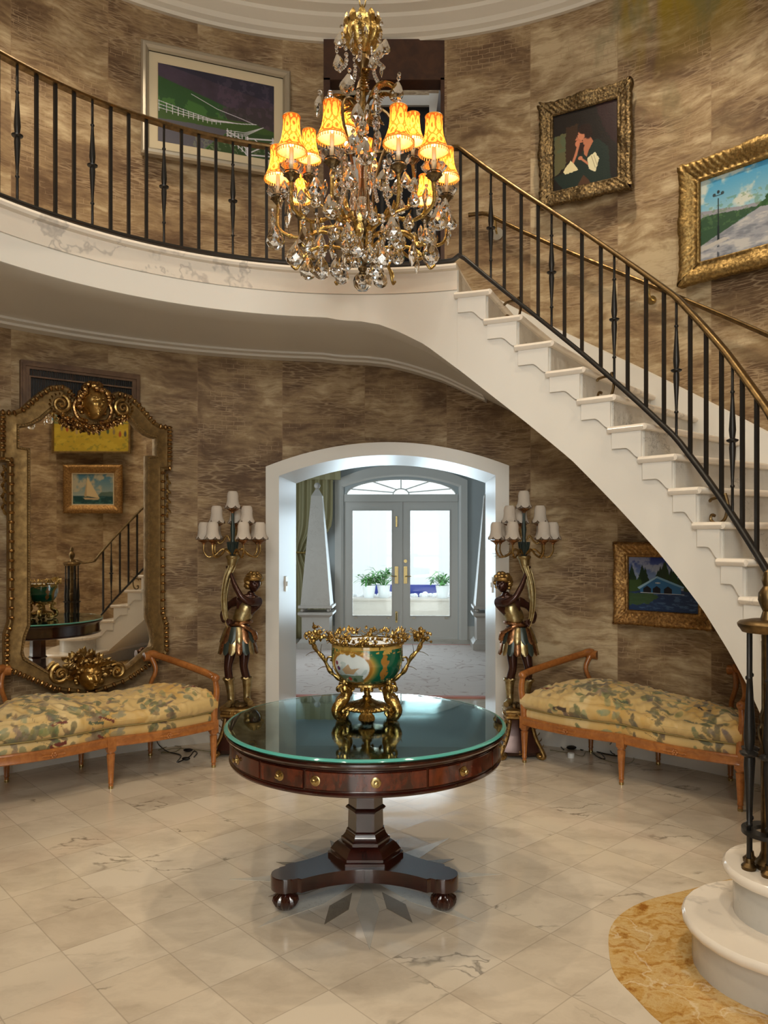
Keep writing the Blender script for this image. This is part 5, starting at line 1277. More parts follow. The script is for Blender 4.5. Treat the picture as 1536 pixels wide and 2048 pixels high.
# 3 boulevard
c = Canvas(250, 200, (96, 160, 196), 3); n = c.noise(5, 5); c.vgrad([(0, (62, 148, 196)), (.45, (150, 190, 204)), (1, (180, 196, 200))], 0, .5); c.put(np.clip((n-.52)*9, 0, 1)*(c.v < .46)*.8, (222, 216, 198)); c.poly([(0, .38), (.10, .40), (.22, .42), (.34, .46), (.5, .47), (.5, .56), (0, .56)], (150, 150, 160), 1, .01)
c.poly([(0, .46), (.14, .46), (.40, .50), (.5, .53), (0, .80)], (54, 84, 62), 1, .03); c.poly([(.46, .52), (.60, .36), (.76, .30), (1, .26), (1, .62), (.5, .56)], (46, 86, 48), 1, .04); c.put((c.noise(34, 3) > .56)*(c.v > .3)*(c.v < .62)*.4, (96, 130, 84))
c.poly([(.5, .53), (.56, .54), (1, .64), (1, 1), (0, 1), (0, .80)], (158, 160, 168), 1, .01); m = c.noise(8, 5, 2.5, 4); c.put(np.clip((m-.5)*7, 0, 1)*(c.v > .60)*(c.v > .80-.5*c.u)*.7, (212, 208, 200)); c.put(np.clip((.44-m)*9, 0, 1)*(c.v > .62)*(c.v > .80-.5*c.u)*.5, (96, 104, 116))
c.line([(.155, .28), (.155, .80)], .006, (32, 44, 48)); c.line([(.155, .62), (.155, .80)], .012, (32, 44, 48)); c.ell(.155, .20, .012, .022, (40, 52, 60)); c.line([(.115, .24), (.195, .24)], .005, (32, 44, 48)); c.ell(.12, .225, .014, .02, (50, 66, 72)); c.ell(.19, .225, .014, .02, (50, 66, 72)); c.put((np.abs(c.u-.155) < .01)*(c.v > .82)*(c.noise(10, 2, 8) > .5)*.8, (64, 72, 84)); c.poly([(0, .82), (.2, .77), (.26, .80), (0, .88)], (190, 186, 180), 1, .01)
c.poly([(.62, .50), (.66, .47), (.76, .47), (.78, .60), (.64, .62)], (40, 50, 48)); c.poly([(.63, .55), (.74, .54), (.74, .62), (.64, .63)], (184, 124, 48)); c.poly([(.63, .64), (.78, .62), (.76, .74), (.68, .76)], (84, 82, 92), .6, .02); c.ell(.86, .54, .03, .05, (60, 44, 40)); c.ell(.93, .56, .02, .05, (84, 50, 40)); c.finish()
xa_, ya_ = circ(1366, RW-.05); dvx, dvy = circ(1536, RW-.05); dl = math.hypot(dvx-xa_, dvy-ya_); ux_, uy_ = (dvx-xa_)/dl, (dvy-ya_)/dl; Lw = 1.02
pf = [(0, 0), (0, .04), (.01, .056), (.03, .060), (.055, .054), (.07, .046), (.085, .038), (.092, .030), (.115, .026), (.122, .034), (.130, .030), (.136, .012)]
hang('boulevard_painting', 'painting of a wet avenue with lamp post and blue sky, beside the stairs', xa_, ya_, xa_+ux_*Lw, ya_+uy_*Lw, zz(577, ya_), zz(340, ya_), pf, M['giltframe'], c, .007, .008, .02, 4)
# 4 boathouse
c = Canvas(220, 180, (40, 60, 120), 4); n = c.noise(7, 5); c.vgrad([(0, (36, 50, 122)), (.35, (112, 140, 186)), (.6, (130, 140, 150))], 0, .6); c.put(np.clip((n-.5)*8, 0, 1)*(c.v < .4)*.6, (198, 200, 206)); rs = np.random.RandomState(2)
for k in range(26):
    x = rs.uniform(-.02, 1.02); h_ = rs.uniform(.16, .42)*(1.2 if abs(x-.5) < .2 else 1); b_ = .56; w_ = h_*.20
    c.poly([(x-w_, b_), (x-w_*.6, b_-h_*.4), (x-w_*.7, b_-h_*.4), (x-w_*.3, b_-h_*.75), (x, b_-h_), (x+w_*.3, b_-h_*.75), (x+w_*.7, b_-h_*.4), (x+w_, b_)], (18+rs.randint(16), 40+rs.randint(22), 34), 1, .02)
c.poly([(0, .44), (.18, .42), (.24, .60), (0, .72)], (56, 84, 44), 1, .04); c.poly([(.80, .5), (1, .46), (1, .66), (.8, .62)], (44, 62, 44), 1, .04); m = c.noise(10, 4, 4, 6)
c.poly([(0, .66), (.3, .60), (1, .62), (1, 1), (0, 1)], (30, 56, 96), 1, .01); c.put(np.clip((m-.52)*10, 0, 1)*(c.v > .66)*.5, (96, 130, 168)); c.poly([(0, .68), (.36, .66), (.44, .74), (.3, .86), (0, .90)], (60, 88, 52), .9, .05)
c.poly([(.16, .56), (.42, .36), (.76, .52), (.76, .66), (.18, .66)], (48, 108, 160)); c.poly([(.13, .57), (.42, .35), (.42, .38), (.16, .60)], (150, 190, 214)); c.poly([(.42, .35), (.80, .53), (.79, .56), (.42, .39)], (120, 166, 200))
for x in (.22, .36, .52): c.poly([(x, .67), (x, .58), (x+.055, .53), (x+.11, .58), (x+.11, .67)], (16, 22, 36))
c.line([(.18, .66), (.80, .67)], .006, (196, 204, 210)); c.ell(.43, .475, .04, .012, (190, 196, 200)); c.finish()
xa_, ya_ = circ(1233, RW-.04); xb_, yb2 = circ(1432, RW-.04)
hang('boathouse_painting', 'painting of a blue lake boathouse in a gilt frame above the right settee', xa_, ya_, xb_, yb2, zz(1246, ya_), zz(1084, ya_), [(0, 0), (0, .03), (.008, .044), (.02, .048), (.035, .044), (.05, .034), (.058, .03), (.075, .026), (.082, .022), (.088, .030), (.098, .028), (.104, .012)], M['giltorange'], c, .008, .004, .02, 6)
# the two pictures that the mirror shows, on the wall behind the stairs
def refl(px, py, r=RW-.05):
    d = Vector((sx(px), 1, (HY-py)/F)); o = Vector((0, 0, EYE)); mp = MO + MN*.012; t = (mp-o).dot(MN)/d.dot(MN); p = o+d*t; d2 = d - MN*(2*d.dot(MN))
    ax, ay = p.x-C0[0], p.y-C0[1]; A = d2.x**2+d2.y**2; B_ = 2*(ax*d2.x+ay*d2.y); C_ = ax*ax+ay*ay-r*r; t2 = (-B_+math.sqrt(B_*B_-4*A*C_))/(2*A); return p + d2*t2
c = Canvas(170, 110, (186, 158, 48), 5); n = c.noise(9, 5, 1.5); c.put((n > .52)*(c.v > .4)*.6, (206, 178, 62)); c.put((c.v < .30)*(n > .36)*.8, (96, 110, 84)); c.put((c.v < .10)*.8, (150, 170, 170)); rs = np.random.RandomState(5)
for k in range(13):
    x = .06+.07*k+rs.uniform(-.02, .02); y = .40+rs.uniform(-.08, .12); col = [(58, 62, 72), (150, 52, 40), (120, 106, 84), (52, 74, 62), (168, 140, 108)][k % 5]; c.ell(x, y+.06, .017, .07, col, .5, 0, .85); c.ell(x, y-.03, .010, .022, (150, 104, 70), .3); c.ell(x, y-.04, .013, .010, (196, 170, 96), .3)
c.put((c.noise(26, 2) > .66)*(c.v > .6)*.5, (120, 120, 50)); c.finish()
a_, b_ = refl(262, 905), refl(105, 905); top = refl(180, 822).z
a_, b_ = (a_, b_)
def hang_r(name, label, pxa, pxb, pyt, pyb, prof, mt, cv, carve, liner=None, bow=0):
    P, Q = refl(pxa, pyb), refl(pxb, pyb); zt = refl((pxa+pxb)/2, pyt).z; zb = (P.z+Q.z)/2
    # left to right as seen from inside the room: direction so that -Y local faces the centre
    d = Vector((Q.x-P.x, Q.y-P.y)); nn = Vector((math.sin(math.atan2(d.y, d.x)), -math.cos(math.atan2(d.y, d.x)))); mid = (P+Q)/2
    if nn.dot(Vector((C0[0]-mid.x, C0[1]-mid.y))) < 0: P, Q = Q, P
    hang(name, label, P.x, P.y, Q.x, Q.y, zb, zt, prof, mt, cv, carve, bow, .01, 7, liner)
hang_r('field_painting', 'yellow field painting with small figures in a thin gilt frame, seen in the mirror', 105, 262, 822, 907, [(0, 0), (0, .03), (.02, .034), (.03, .012)], M['giltflat'], c, 0)
c = Canvas(160, 120, (90, 130, 150), 6); n = c.noise(5, 5); c.vgrad([(0, (60, 110, 136)), (.7, (150, 160, 150)), (1, (150, 160, 150))], 0, .72); c.put(np.clip((n-.46)*8, 0, 1)*(c.v < .6)*.85, (188, 172, 142)); m = c.noise(12, 4, 2, 3); c.poly([(0, .74), (1, .72), (1, 1), (0, 1)], (20, 62, 64), 1, .01); c.put(np.clip((m-.52)*9, 0, 1)*(c.v > .75)*.5, (90, 132, 120)); c.poly([(0, .58), (.3, .60), (.4, .72), (0, .75)], (70, 92, 80), .8, .02)
c.poly([(.64, .10), (.68, .72), (.34, .80)], (206, 182, 138)); c.poly([(.645, .12), (.72, .74), (.66, .76)], (176, 150, 110)); c.poly([(.34, .80), (.74, .78), (.70, .84), (.38, .85)], (196, 170, 130)); c.finish()
hang_r('sailboat_painting', 'painting of a sailing boat in a broad gilt frame, seen in the mirror', 128, 246, 930, 1027, [(0, 0), (0, .03), (.02, .046), (.05, .05), (.08, .036), (.10, .024), (.115, .02), (.12, .012)], M['giltorange'], c, .004, (.012, M['liner']))
# ------------------------------------------------------------------ settees
def fabric_canvas(seed):
    c = Canvas(560, 330, (206, 176, 116), seed); n = c.noise(5, 5); n2 = c.noise(9, 4, .4, 9)
    c.put(np.clip((n-.5)*6, 0, 1)*.7, (196, 150, 70)); c.put(np.clip((n2-.55)*8, 0, 1)*.5, (226, 206, 158)); rs = np.random.RandomState(seed+5)
    for k in range(58):
        cx, cy = rs.uniform(0, 1), rs.uniform(0, 1); base = [(120, 114, 84), (140, 132, 98), (102, 98, 72)][k % 3]
        for j in range(rs.randint(5, 10)):
            a = rs.uniform(0, 6.28); x = cx+rs.normal(0, .038); y = cy+rs.normal(0, .055); col = tuple(b_+rs.randint(-10, 12) for b_ in base); s_ = rs.uniform(.013, .026)
            c.ell(x, y, s_, s_*.9, col, .12, a, .68); c.ell(x+s_*.8*math.cos(a), y+s_*.8*math.sin(a)*1.6, s_*.6, s_*.6, col, .15, a, .68)
        c.line([(cx-.04, cy-.04), (cx+.02, cy+.01), (cx+.05, cy+.07)], .0016, (112, 92, 58), .8)
    for k in range(7):
        x, y = rs.uniform(.08, .92), rs.uniform(.08, .9); a = rs.uniform(-.5, .5); col = [(104, 44, 34), (74, 60, 50), (84, 92, 70)][k % 3]; c.ell(x, y, .020, .012, col, .15, a); c.ell(x-.018*math.cos(a), y-.018*math.sin(a)*1.7-.008, .007, .010, col, .2); c.poly([(x+.01, y-.008), (x+.042*math.cos(a), y+.05*math.sin(a)-.006), (x+.042*math.cos(a), y+.05*math.sin(a)+.02), (x+.01, y+.01)], col); c.line([(x-.01, y), (x+.015, y+.02)], .003, (210, 180, 110))
    return c.finish()
def settee(name, label, A, B_, flip, seed):
    A, B_ = Vector(A), Vector(B_); d = B_-A; L = d.length; rz_ = math.atan2(d.y, d.x); hl = L/2
    t = thing(name, label, 'settee', ((A.x+B_.x)/2, (A.y+B_.y)/2, 0), rz_)
    D = .58; bx = hl-.235
    def front(x): u = abs(x)/hl; return -.045*math.sin(PI*u)**1.0 if u < 1 else 0
    P = [(-hl, 0)] + [(x, front(x)) for x in [lerp(-hl, hl, i/30) for i in range(1, 30)]] + [(hl, 0)]
    P += [(hl-.03, .17), (hl-.085, .36), (hl-.17, .50), (bx, D-.015)] + [(lerp(bx, -bx, i/16), D+.03*math.sin(PI*i/16)) for i in range(1, 16)] + [(-bx, D-.015), (-hl+.17, .50), (-hl+.085, .36), (-hl+.03, .17)]
    cx, cy = 0, D*.46
    # resample closed outline
    def resample(P, n):
        Q = P+[P[0]]; s = [0]
        for a, b in zip(Q, Q[1:]): s.append(s[-1]+math.hypot(b[0]-a[0], b[1]-a[1]))
        out = []; j = 0
        for i in range(n):
            v = s[-1]*i/n
            while s[j+1] < v: j += 1
            f = (v-s[j])/(s[j+1]-s[j]); out.append((lerp(Q[j][0], Q[j+1][0], f), lerp(Q[j][1], Q[j+1][1], f)))
        return out
    def inset(p, d_): v = Vector((p[0]-cx*0-(.78*p[0]), p[1]-cy)); v = v.normalized() if v.length else v; return (p[0]-v.x*d_, p[1]-v.y*d_)
    O = resample(P, 200)
    q = MB(); rings = []
    for p in O+[O[0]]:
        i0 = inset(p, .035); rings.append([(p[0], p[1], .258), (p[0]*1.004, p[1]-(.003 if p[1] < .1 else 0), .264), (p[0], p[1], .272), (p[0], p[1], .300), (p[0]*1.004, p[1]-(.003 if p[1] < .1 else 0), .308), (p[0], p[1], .316), (i0[0], i0[1], .318), (i0[0], i0[1], .258)])
    q.loft(rings, True, False); 
    q.build('seat_rail', M['fruitwood'], t, smooth=45)
    for x in (-hl*.5, hl*.5):
        q = MB()
        for k in range(6): a = 2*PI*k/6; q.ball((x+.014*math.cos(a), front(x)-.006, .28+.012*math.sin(a)), (.008, .006, .008), 8, 6)
        q.ball((x, front(x)-.010, .28), .007, 8, 6)
        for sg in (-1, 1): q.leaf((x+sg*.018, front(x)-.004, .28), (sg, 0, .05), .05, .016, up=(0, -1, 0), curl=.1, n=5)
        q.build('carved_rosette', M['fruitwood'], t)
    for (x, y) in ((-hl+.012, .018), (0, .012), (hl-.012, .018), (-bx, D-.03), (bx, D-.03), (0, D+.0)):
        q = MB(); q.lathe([(.001, 0), (.013, 0), (.015, .012), (.013, .03), (.017, .034), (.0175, .04), (.015, .045), (.024, .20), (.025, .212), (.020, .216), (.020, .222), (.027, .226), (.027, .235), (.001, .236)], 24, (x, y, 0), flute=(10, .05, 6, 8)); q.box(x-.026, x+.026, y-.022, y+.026, .235, .318); q.build('leg', M['fruitwood'], t)
        q = MB(); q.lathe([(.001, -.0), (.0145, 0), (.0155, .012), (.0135, .022), (.001, .022)], 16, (x, y, 0)); q.build('brass_ferrule', M['brass_bright'], t)
    # arms
    for sg in (-1, 1):
        q = MB(); pth = smooth_path([(sg*(hl-.012), .018, .30), (sg*(hl-.008), .012, .40), (sg*(hl+.004), .006, .50), (sg*(hl-.002), .010, .585)], 6); q.tube(pth, [lerp(.026, .020, i/(len(pth)-1)) for i in range(len(pth))], 8, flat=(1, 1)); q.ball((sg*(hl-.002), .010, .598), (.03, .03, .026), 12, 8); q.build('arm_post', M['fruitwood'], t, smooth=60)
        q = MB(); pth = smooth_path([(sg*(hl-.002), .0, .600), (sg*(hl-.02), .14, .622), (sg*(hl-.09), .34, .660), (sg*(bx+.06), D-.05, .70), (sg*(bx+.02), D-.0, .712), (sg*(bx), D+.035, .695)], 6); q.tube(pth, [.022]*20+[.026]*(len(pth)-20), 10, flat=(.85, 1.15))
        for k in range(3): q.tube([(sg*(bx+.0), D+.018+.03*0, .0)]*0 or [(sg*(bx-.03), D+.012, .695), (sg*(bx+.05), D+.012, .695)], [.032-.008*k]*2, 16)
        q.build('arm_rail', M['fruitwood'], t, smooth=60)
        q = MB(); pth = smooth_path([(sg*(bx+.02), D-.0, .69), (sg*(bx+.035), D-.04, .60), (sg*(bx+.0), D-.02, .48), (sg*(bx+.03), D-.04, .37), (sg*bx, D-.03, .30)], 6); q.tube(pth, [.020-.005*math.sin(PI*i/(len(pth)-1)) for i in range(len(pth))], 8); q.build('arm_support', M['fruitwood'], t, smooth=60)
    cv = fabric_canvas(seed)
    def col(x, y): return cv.sample((x+hl+.05)/(L+.1), 1-(y+.28)/(D+.36))
    def pad(zs, ins, dome, nr, z0, z1, wr, nm, bul):
        O2 = resample(P, 760); q = MB(); rings = []; cl = []
        m = 26
        side = []
        for k in range(m+1):
            a = PI*k/m - PI/2; side.append((ins-bul*math.cos(a), z0+(z1-z0)*(.5+.5*math.sin(a))))
        allr = []
        for (di, z) in side:
            allr.append([(*inset(p, di), z) for p in O2])
        base = [inset(p, ins) for p in O2]
        for k in range(1, nr+1):
            s = 1-k/nr
            ring = []
            for (x, y) in base:
                xx, yy = x*s if False else lerp(x*.62, x, s), lerp(cy, y, s); ring.append((xx, yy, z1+dome*(1-s**2.6)))
            allr.append(ring)
        # collapse the last ring to a spine
        for j, r_ in enumerate(allr):
            for (x, y, z) in r_:
                w_ = wr*(math.sin(x*47+y*23+2*math.sin(y*31+x*9))*math.sin(x*19-y*37+seed) + .6*math.sin(x*93+9*math.sin(y*14+x*3))*math.sin(y*29)) if j > 4 else 0
                lump = dome*.35*math.sin((x+.2)*5.2+seed)*(1 if j > m else .3)
                q.v.append((x, y-(abs(w_)*.4 if y < .1 else 0), z+w_*(1 if j > m-3 else .4)+ (lump if j > m//2 else 0)))
                q.col.append(col(x, y-(z1-z)*1.0 if y < cy else y+(z1-z)))
        n = len(O2)
        for a in range(len(allr)-1):
            for i in range(n): j = (i+1) % n; q.f.append((a*n+i, a*n+j, (a+1)*n+j, (a+1)*n+i))
        q.f.append(tuple(range(n-1, -1, -1)))
        return q.build(nm, M['fabric'], t, smooth=180)
    pad(0, .030, .0, 6, .300, .372, .0, 'upholstered_seat', .014)
    cu = pad(0, .030, .075, 60, .375, .475, .0065, 'seat_cushion', .045)
    for zc, dd in ((.378, -.005), (.452, -.010)):
        q = MB(); q.tube([(*inset(p, .030+dd-.018), zc + (.075*.35*math.sin((p[0]+.2)*5.2+seed)*.3 if zc > .4 else 0)) for p in resample(P, 200)], .0042, 6, closed=True); q.build('piping', simple('piping_cord', lin((150, 132, 78)), .6), cu)
    return t
settee('settee', 'fruitwood settee with a floral silk cushion in front of the gilt mirror', (-2.217, 4.279), (-1.123, 5.161), 0, 3)
settee('settee', 'fruitwood settee with a floral silk cushion under the boathouse painting', (.942, 5.275), (2.005, 4.318), 1, 8)

# ------------------------------------------------------------------ figural torcheres
def skin(verts, edges, rad, sub=2):
    me = bpy.data.meshes.new('s'); me.from_pydata(verts, edges, []); o = bpy.data.objects.new('s', me); COL.objects.link(o)
    md = o.modifiers.new('k', 'SKIN'); 
    for i, r in enumerate(rad): me.skin_vertices[0].data[i].radius = (r, r)if not isinstance(r, tuple) else r
    me.skin_vertices[0].data[0].use_root = True
    s2 = o.modifiers.new('u', 'SUBSURF'); s2.levels = sub; s2.render_levels = sub
    dg = bpy.context.evaluated_depsgraph_get(); ev = o.evaluated_get(dg); m2 = bpy.data.meshes.new_from_object(ev)
    vs = [tuple(v.co) for v in m2.vertices]; fs = [tuple(p.vertices) for p in m2.polygons]
    bpy.data.objects.remove(o); bpy.data.meshes.remove(me); bpy.data.meshes.remove(m2); return vs, fs
def torchere(label, X, Y, m):
    t = thing('figural_torchere', label, 'lamp', (X, Y, 0), 0, None)
    def p(x, y, z): return (m*x, y, z)
    # pedestal
    q = MB(); sq = ((-1, -1), (-.35, -1.12), (.35, -1.12), (1, -1), (1.12, -.35), (1.12, .35), (1, 1), (.35, 1.12), (-.35, 1.12), (-1, 1), (-1.12, .35), (-1.12, -.35))
    q.loft([[(a*w, b_*w*.85, z) for a, b_ in sq] for w, z in ((.10, .02), (.125, .05), (.112, .09), (.085, .15), (.072, .21), (.078, .26), (.085, .275))]); q.build('pedestal', M['skin'], t, smooth=30)
    q = MB(); q.loft([[(a*w, b_*w*.85, z) for a, b_ in sq] for w, z in ((.088, .27), (.102, .28), (.105, .295), (.095, .30), (.098, .315), (.108, .322), (.108, .335), (.10, .338))])
    for i in range(20): a = 2*PI*i/20; q.ball((.108*math.cos(a), .094*math.sin(a), .305), .009, 7, 5)
    q.build('gilt_cornice', M['giltwood'], t, smooth=30)
    q = MB()
    for ax_, ay_ in ((-1, -1), (1, -1), (-1, 1), (1, 1)):
        q.tube(smooth_path([(ax_*.075, ay_*.066, .265), (ax_*.085, ay_*.075, .20), (ax_*.105, ay_*.09, .13), (ax_*.135, ay_*.115, .07), (ax_*.15, ay_*.125, .03), (ax_*.135, ay_*.115, .014), (ax_*.118, ay_*.10, .028), (ax_*.128, ay_*.108, .042)], 5), [.014]*20+[.018]*16, 8)
        for k in range(5): q.leaf((ax_*(.08+.012*k), ay_*(.07+.01*k), .24-.04*k), (ax_*.6, ay_*.6, .3), .04, .024, curl=.5, n=5)
    for k in range(12): a = PI+PI*(k+.5)/12; q.leaf((.10*math.cos(a), .095*math.sin(a), .025), (math.cos(a), math.sin(a), .5), .045, .03, curl=.5, n=5)
    q.build('gilt_scroll_feet', M['giltwood'], t)
    # rocky base
    q = MB(); rd = random.Random(6)
    for k in range(16): q.ball((rd.uniform(-.06, .06), rd.uniform(-.05, .05), .348), (rd.uniform(.02, .04), rd.uniform(.02, .035), rd.uniform(.012, .022)), 9, 6)
    q.build('rock_base', M['giltdark'], t)
    # body: pelvis root, legs, torso, arms
    V = [p(.005, 0, .86), p(.02, 0, .93), p(.045, .0, 1.01), p(.08, .0, 1.085), p(.095, -.005, 1.135), p(.10, -.01, 1.16),
         p(-.035, -.005, .80), p(-.05, -.02, .70), p(-.062, -.035, .62), p(-.055, -.015, .52), p(-.045, -.005, .40), p(-.048, -.04, .372),
         p(.045, .01, .80), p(.05, .0, .70), p(.045, -.01, .62), p(.065, .02, .52), p(.06, .03, .42), p(.075, .0, .385),
         p(.150, -.005, 1.085), p(.10, -.085, 1.085), p(.045, -.105, 1.125), p(.0, -.09, 1.20), p(-.032, -.065, 1.275), p(-.040, -.05, 1.305),
         p(.015, .0, 1.09), p(-.065, .03, 1.06), p(-.115, .02, .99), p(-.095, -.03, .945), p(-.066, -.058, .955)]
    E = [(0,1),(1,2),(2,3),(3,4),(4,5),(0,6),(6,7),(7,8),(8,9),(9,10),(10,11),(0,12),(12,13),(13,14),(14,15),(15,16),(16,17),(3,18),(18,19),(19,20),(20,21),(21,22),(22,23),(3,24),(24,25),(25,26),(26,27),(27,28)]
    Rr = [.062, .058, .066, .064, .030, .026, .046, .042, .031, .032, .013, .010, .046, .042, .031, .032, .013, .010, .036, .032, .023, .021, .014, .013, .036, .028, .020, .014, .014]
    vs, fs = skin(V, E, Rr); q = MB(); q.add(vs, fs)
    # fingers around the cornucopia
    def hand(c, dirs, upv, s=1.0):
        c = Vector(c); dd = Vector(dirs).normalized(); u = Vector(upv).normalized()
        for k in range(4):
            L = (.034, .038, .036, .029)[k]*s; o = c + u*((1.5-k)*.0085*s)
            q.tube(smooth_path([o, o+dd*L*.5+Vector((0, -.006, 0)), o+dd*L*.85+Vector((0, .004, 0)), o+dd*L*.95+Vector((0, .016, 0))], 3), [.0052*s]*9+[.0035*s], 6)
        q.tube(smooth_path([c-dd*.008, c+Vector((0, -.004, 0))-u*.018*s+dd*.006, c-u*.026*s+dd*.018], 3), .005*s, 6)
    hand(p(-.040, -.052, 1.312), p(-.5, 0, .25), (0, 0, 1)); hand(p(-.062, -.062, .952), p(.9, -.1, -.3), (0, .1, 1), 1.1)
    hcx = p(.118, -.012, 1.215); head_mesh(q, hcx, .062, m*.62, .05, 0, False, 40, 32, amp=1.6)
    q.build('body', M['skin'], t, smooth=180)
    q = MB(); curls(q, (hcx[0], hcx[1]+.006, hcx[2]+.004), .068, 90, 9, m*.75, r=(.2, .32), zmin=.25)
    q.tube([(hcx[0]+.054*math.cos(2*PI*i/24), hcx[1]+.060*math.sin(2*PI*i/24), hcx[2]+.034) for i in range(24)], .014, 8, closed=True); q.build('gilt_hair', M['giltwood'], t)
    # tunic: draped bodice from one shoulder
    vs, fs = skin([p(.018, 0, .925), p(.03, -.002, .97), p(.045, -.003, 1.02), p(.062, -.004, 1.07), p(.03, -.0, 1.095), p(.10, .01, 1.075)], [(0,1),(1,2),(2,3),(3,4),(3,5)], [.066, .070, .074, .072, .045, .046])
    q = MB(); q.add([(x + .0045*math.sin(70*z*.6+110*x), y-.0045*abs(math.sin(95*x+35*z)), z) for x, y, z in vs], fs); q.build('tunic', M['silvergilt'], t, smooth=180)
    q = MB(); q.tube(smooth_path([p(.02+.078*math.cos(a), .064*math.sin(a), .930+.012*math.cos(a)) for a in [2*PI*i/16 for i in range(16)]], 3, True), .013, 8, closed=True)
    q.tube(smooth_path([p(.0, -.066, .935), p(.06, -.075, .915), p(.12, -.04, .87), p(.13, -.02, .82)], 5), [.014]*10+[.022]*6, 8); q.build('sash', M['copperleaf'], t)
    # skirt of feathered lappets in two tiers
    for tier, (z0, L, R0, R1, nn) in enumerate(((.91, .115, .078, .125, 14), (.83, .115, .105, .135, 16))):
        for k in range(nn):
            a = 2*PI*(k+.5*tier)/nn; ca, sa = math.cos(a), math.sin(a)*.85; w = .026; q = MB(); rings = []
            for i in range(8):
                u = i/7; r = lerp(R0, R1, u**.8); zq = z0-L*u; ww = w*(1.0 if u < .7 else math.sqrt(max(.02, 1-((u-.7)/.32)**2))); tx, ty = -math.sin(a), math.cos(a)*.85
                rings.append([(m*(.005+r*ca+tx*ww*s_)+0, r*sa+ty*ww*s_-0, zq+b_) if False else (m*(.005+(r+b_)*ca+tx*ww*s_), (r+b_)*sa+ty*ww*s_, zq) for s_, b_ in ((-1, 0), (-.5, .007), (0, .010), (.5, .007), (1, 0), (0, -.004))])
            q.loft(rings); q.build('skirt_lappet', M[('copperleaf', 'verdigris', 'silvergilt')[k % 3]], t)
    # boots
    for (pts, foot) in (((p(-.058, -.02, .535), p(-.05, -.01, .47), p(-.046, -.006, .40), p(-.046, -.012, .368)), p(-.056, -.065, .360)), ((p(.064, .018, .535), p(.064, .026, .47), p(.062, .028, .41), p(.066, .018, .380)), p(.098, -.03, .366))):
        q = MB(); pth = smooth_path([*pts, foot], 5); q.tube(pth, [lerp(.036, .026, min(1, i/9)) if i < 15 else .026-.001*(i-15) for i in range(len(pth))], 12)
        q.tube([Vector(pts[0])+Vector((.036*math.cos(2*PI*i/16), .036*math.sin(2*PI*i/16), .004*math.sin(3*i))) for i in range(16)], .010, 6, closed=True); q.build('boot', M['silvergilt'], t)
    # cornucopia
    q = MB(); pth = smooth_path([p(-.05, -.04, .90), p(-.072, -.05, .97), p(-.082, -.055, 1.06), p(-.08, -.055, 1.16), p(-.062, -.055, 1.26), p(-.035, -.05, 1.335), p(-.025, -.045, 1.40)], 7); n = len(pth)
    q.tube(pth, [lerp(.010, .030, i/n) if i < n-8 else lerp(.028, .046, (i-n+8)/8) for i in range(n)], 14)
    for k in range(6): a = 2*PI*k/6; q.tube([(P_.x+lerp(.012, .032, i/n)*math.cos(a+.03*i), P_.y+lerp(.012, .032, i/n)*math.sin(a+.03*i), P_.z) for i, P_ in enumerate(pth[:-6])], .0045, 5)
    q.lathe([(.001, 1.39), (.044, 1.39), (.05, 1.40), (.05, 1.41), (.04, 1.415), (.001, 1.41)], 24, p(-.025, -.045, 0)); q.build('cornucopia', M['silvergilt'], t)
    # candelabrum
    lx, ly = -.025, -.045
    q = MB()
    q.lathe([(.012, 1.41), (.022, 1.43), (.026, 1.47), (.018, 1.50), (.012, 1.54), (.018, 1.60), (.010, 1.66), (.010, 1.745), (.001, 1.745)], 16, p(lx, ly, 0))
    for k in range(9): a = 2*PI*k/9; q.tube(smooth_path([p(lx+.012*math.cos(a), ly+.012*math.sin(a), 1.41), p(lx+.03*math.cos(a), ly+.03*math.sin(a), 1.46), p(lx+.038*math.cos(a), ly+.038*math.sin(a), 1.51)], 4), .006, 6)
    q.build('stem_cluster', M['verdigris'], t)
    lamps = [(0, 0, 1.765)] + [(.112*math.cos(a), .112*math.sin(a), 1.660) for a in (math.radians(-18), math.radians(198), math.radians(90))] + [(.20*math.cos(a), .19*math.sin(a), 1.545) for a in (math.radians(-8), math.radians(-58), math.radians(-122), math.radians(188), math.radians(140), math.radians(42))]
    for i, (x, y, z) in enumerate(lamps):
        P0 = Vector(p(lx, ly, 0)); c = Vector((m*(lx+x), ly+y, z)); r = math.hypot(x, y)
        if r > .01:
            ux_, uy_ = m*x/r, y/r; zb_ = 1.425 if i > 3 else 1.52; q = MB()
            pth = smooth_path([(P0.x+.02*ux_, P0.y+.02*uy_, zb_), (P0.x+r*.35*ux_, P0.y+r*.35*uy_, zb_+.035), (P0.x+r*.6*ux_, P0.y+r*.6*uy_, zb_-.005), (P0.x+r*.85*ux_, P0.y+r*.85*uy_, zb_-.02), (c.x, c.y, zb_+.02), (c.x, c.y, z-.052)], 5)
            q.tube(pth, .0062, 7)
            for k in range(3, len(pth)-6, 2): q.leaf(pth[k], Vector((ux_, uy_, -.8 if k % 4 else .9)), .032, .016, curl=.5, n=5)
            q.build('scroll_arm', M['giltwood'], t)
        q = MB(); q.lathe([(.001, z-.055), (.010, z-.052), (.014, z-.042), (.036, z-.028), (.040, z-.022), (.034, z-.024), (.012, z-.034), (.012, z-.026), (.001, z-.026)], 16, (c.x, c.y, 0), flute=(6, .10, 3, 6)); q.build('candle_cup', M['copperleaf'], t)
        q = MB(); q.lathe([(.001, z-.03), (.009, z-.03), (.009, z+.03), (.001, z+.03)], 12, (c.x, c.y, 0)); q.build('candle', M['copperleaf'], t)
        q = MB(); seg = 48; vs = []; fs = []; pr = [(.055, .0), (.047, .012), (.041, .030), (.039, .050), (.040, .070), (.036, .092), (.028, .104)]
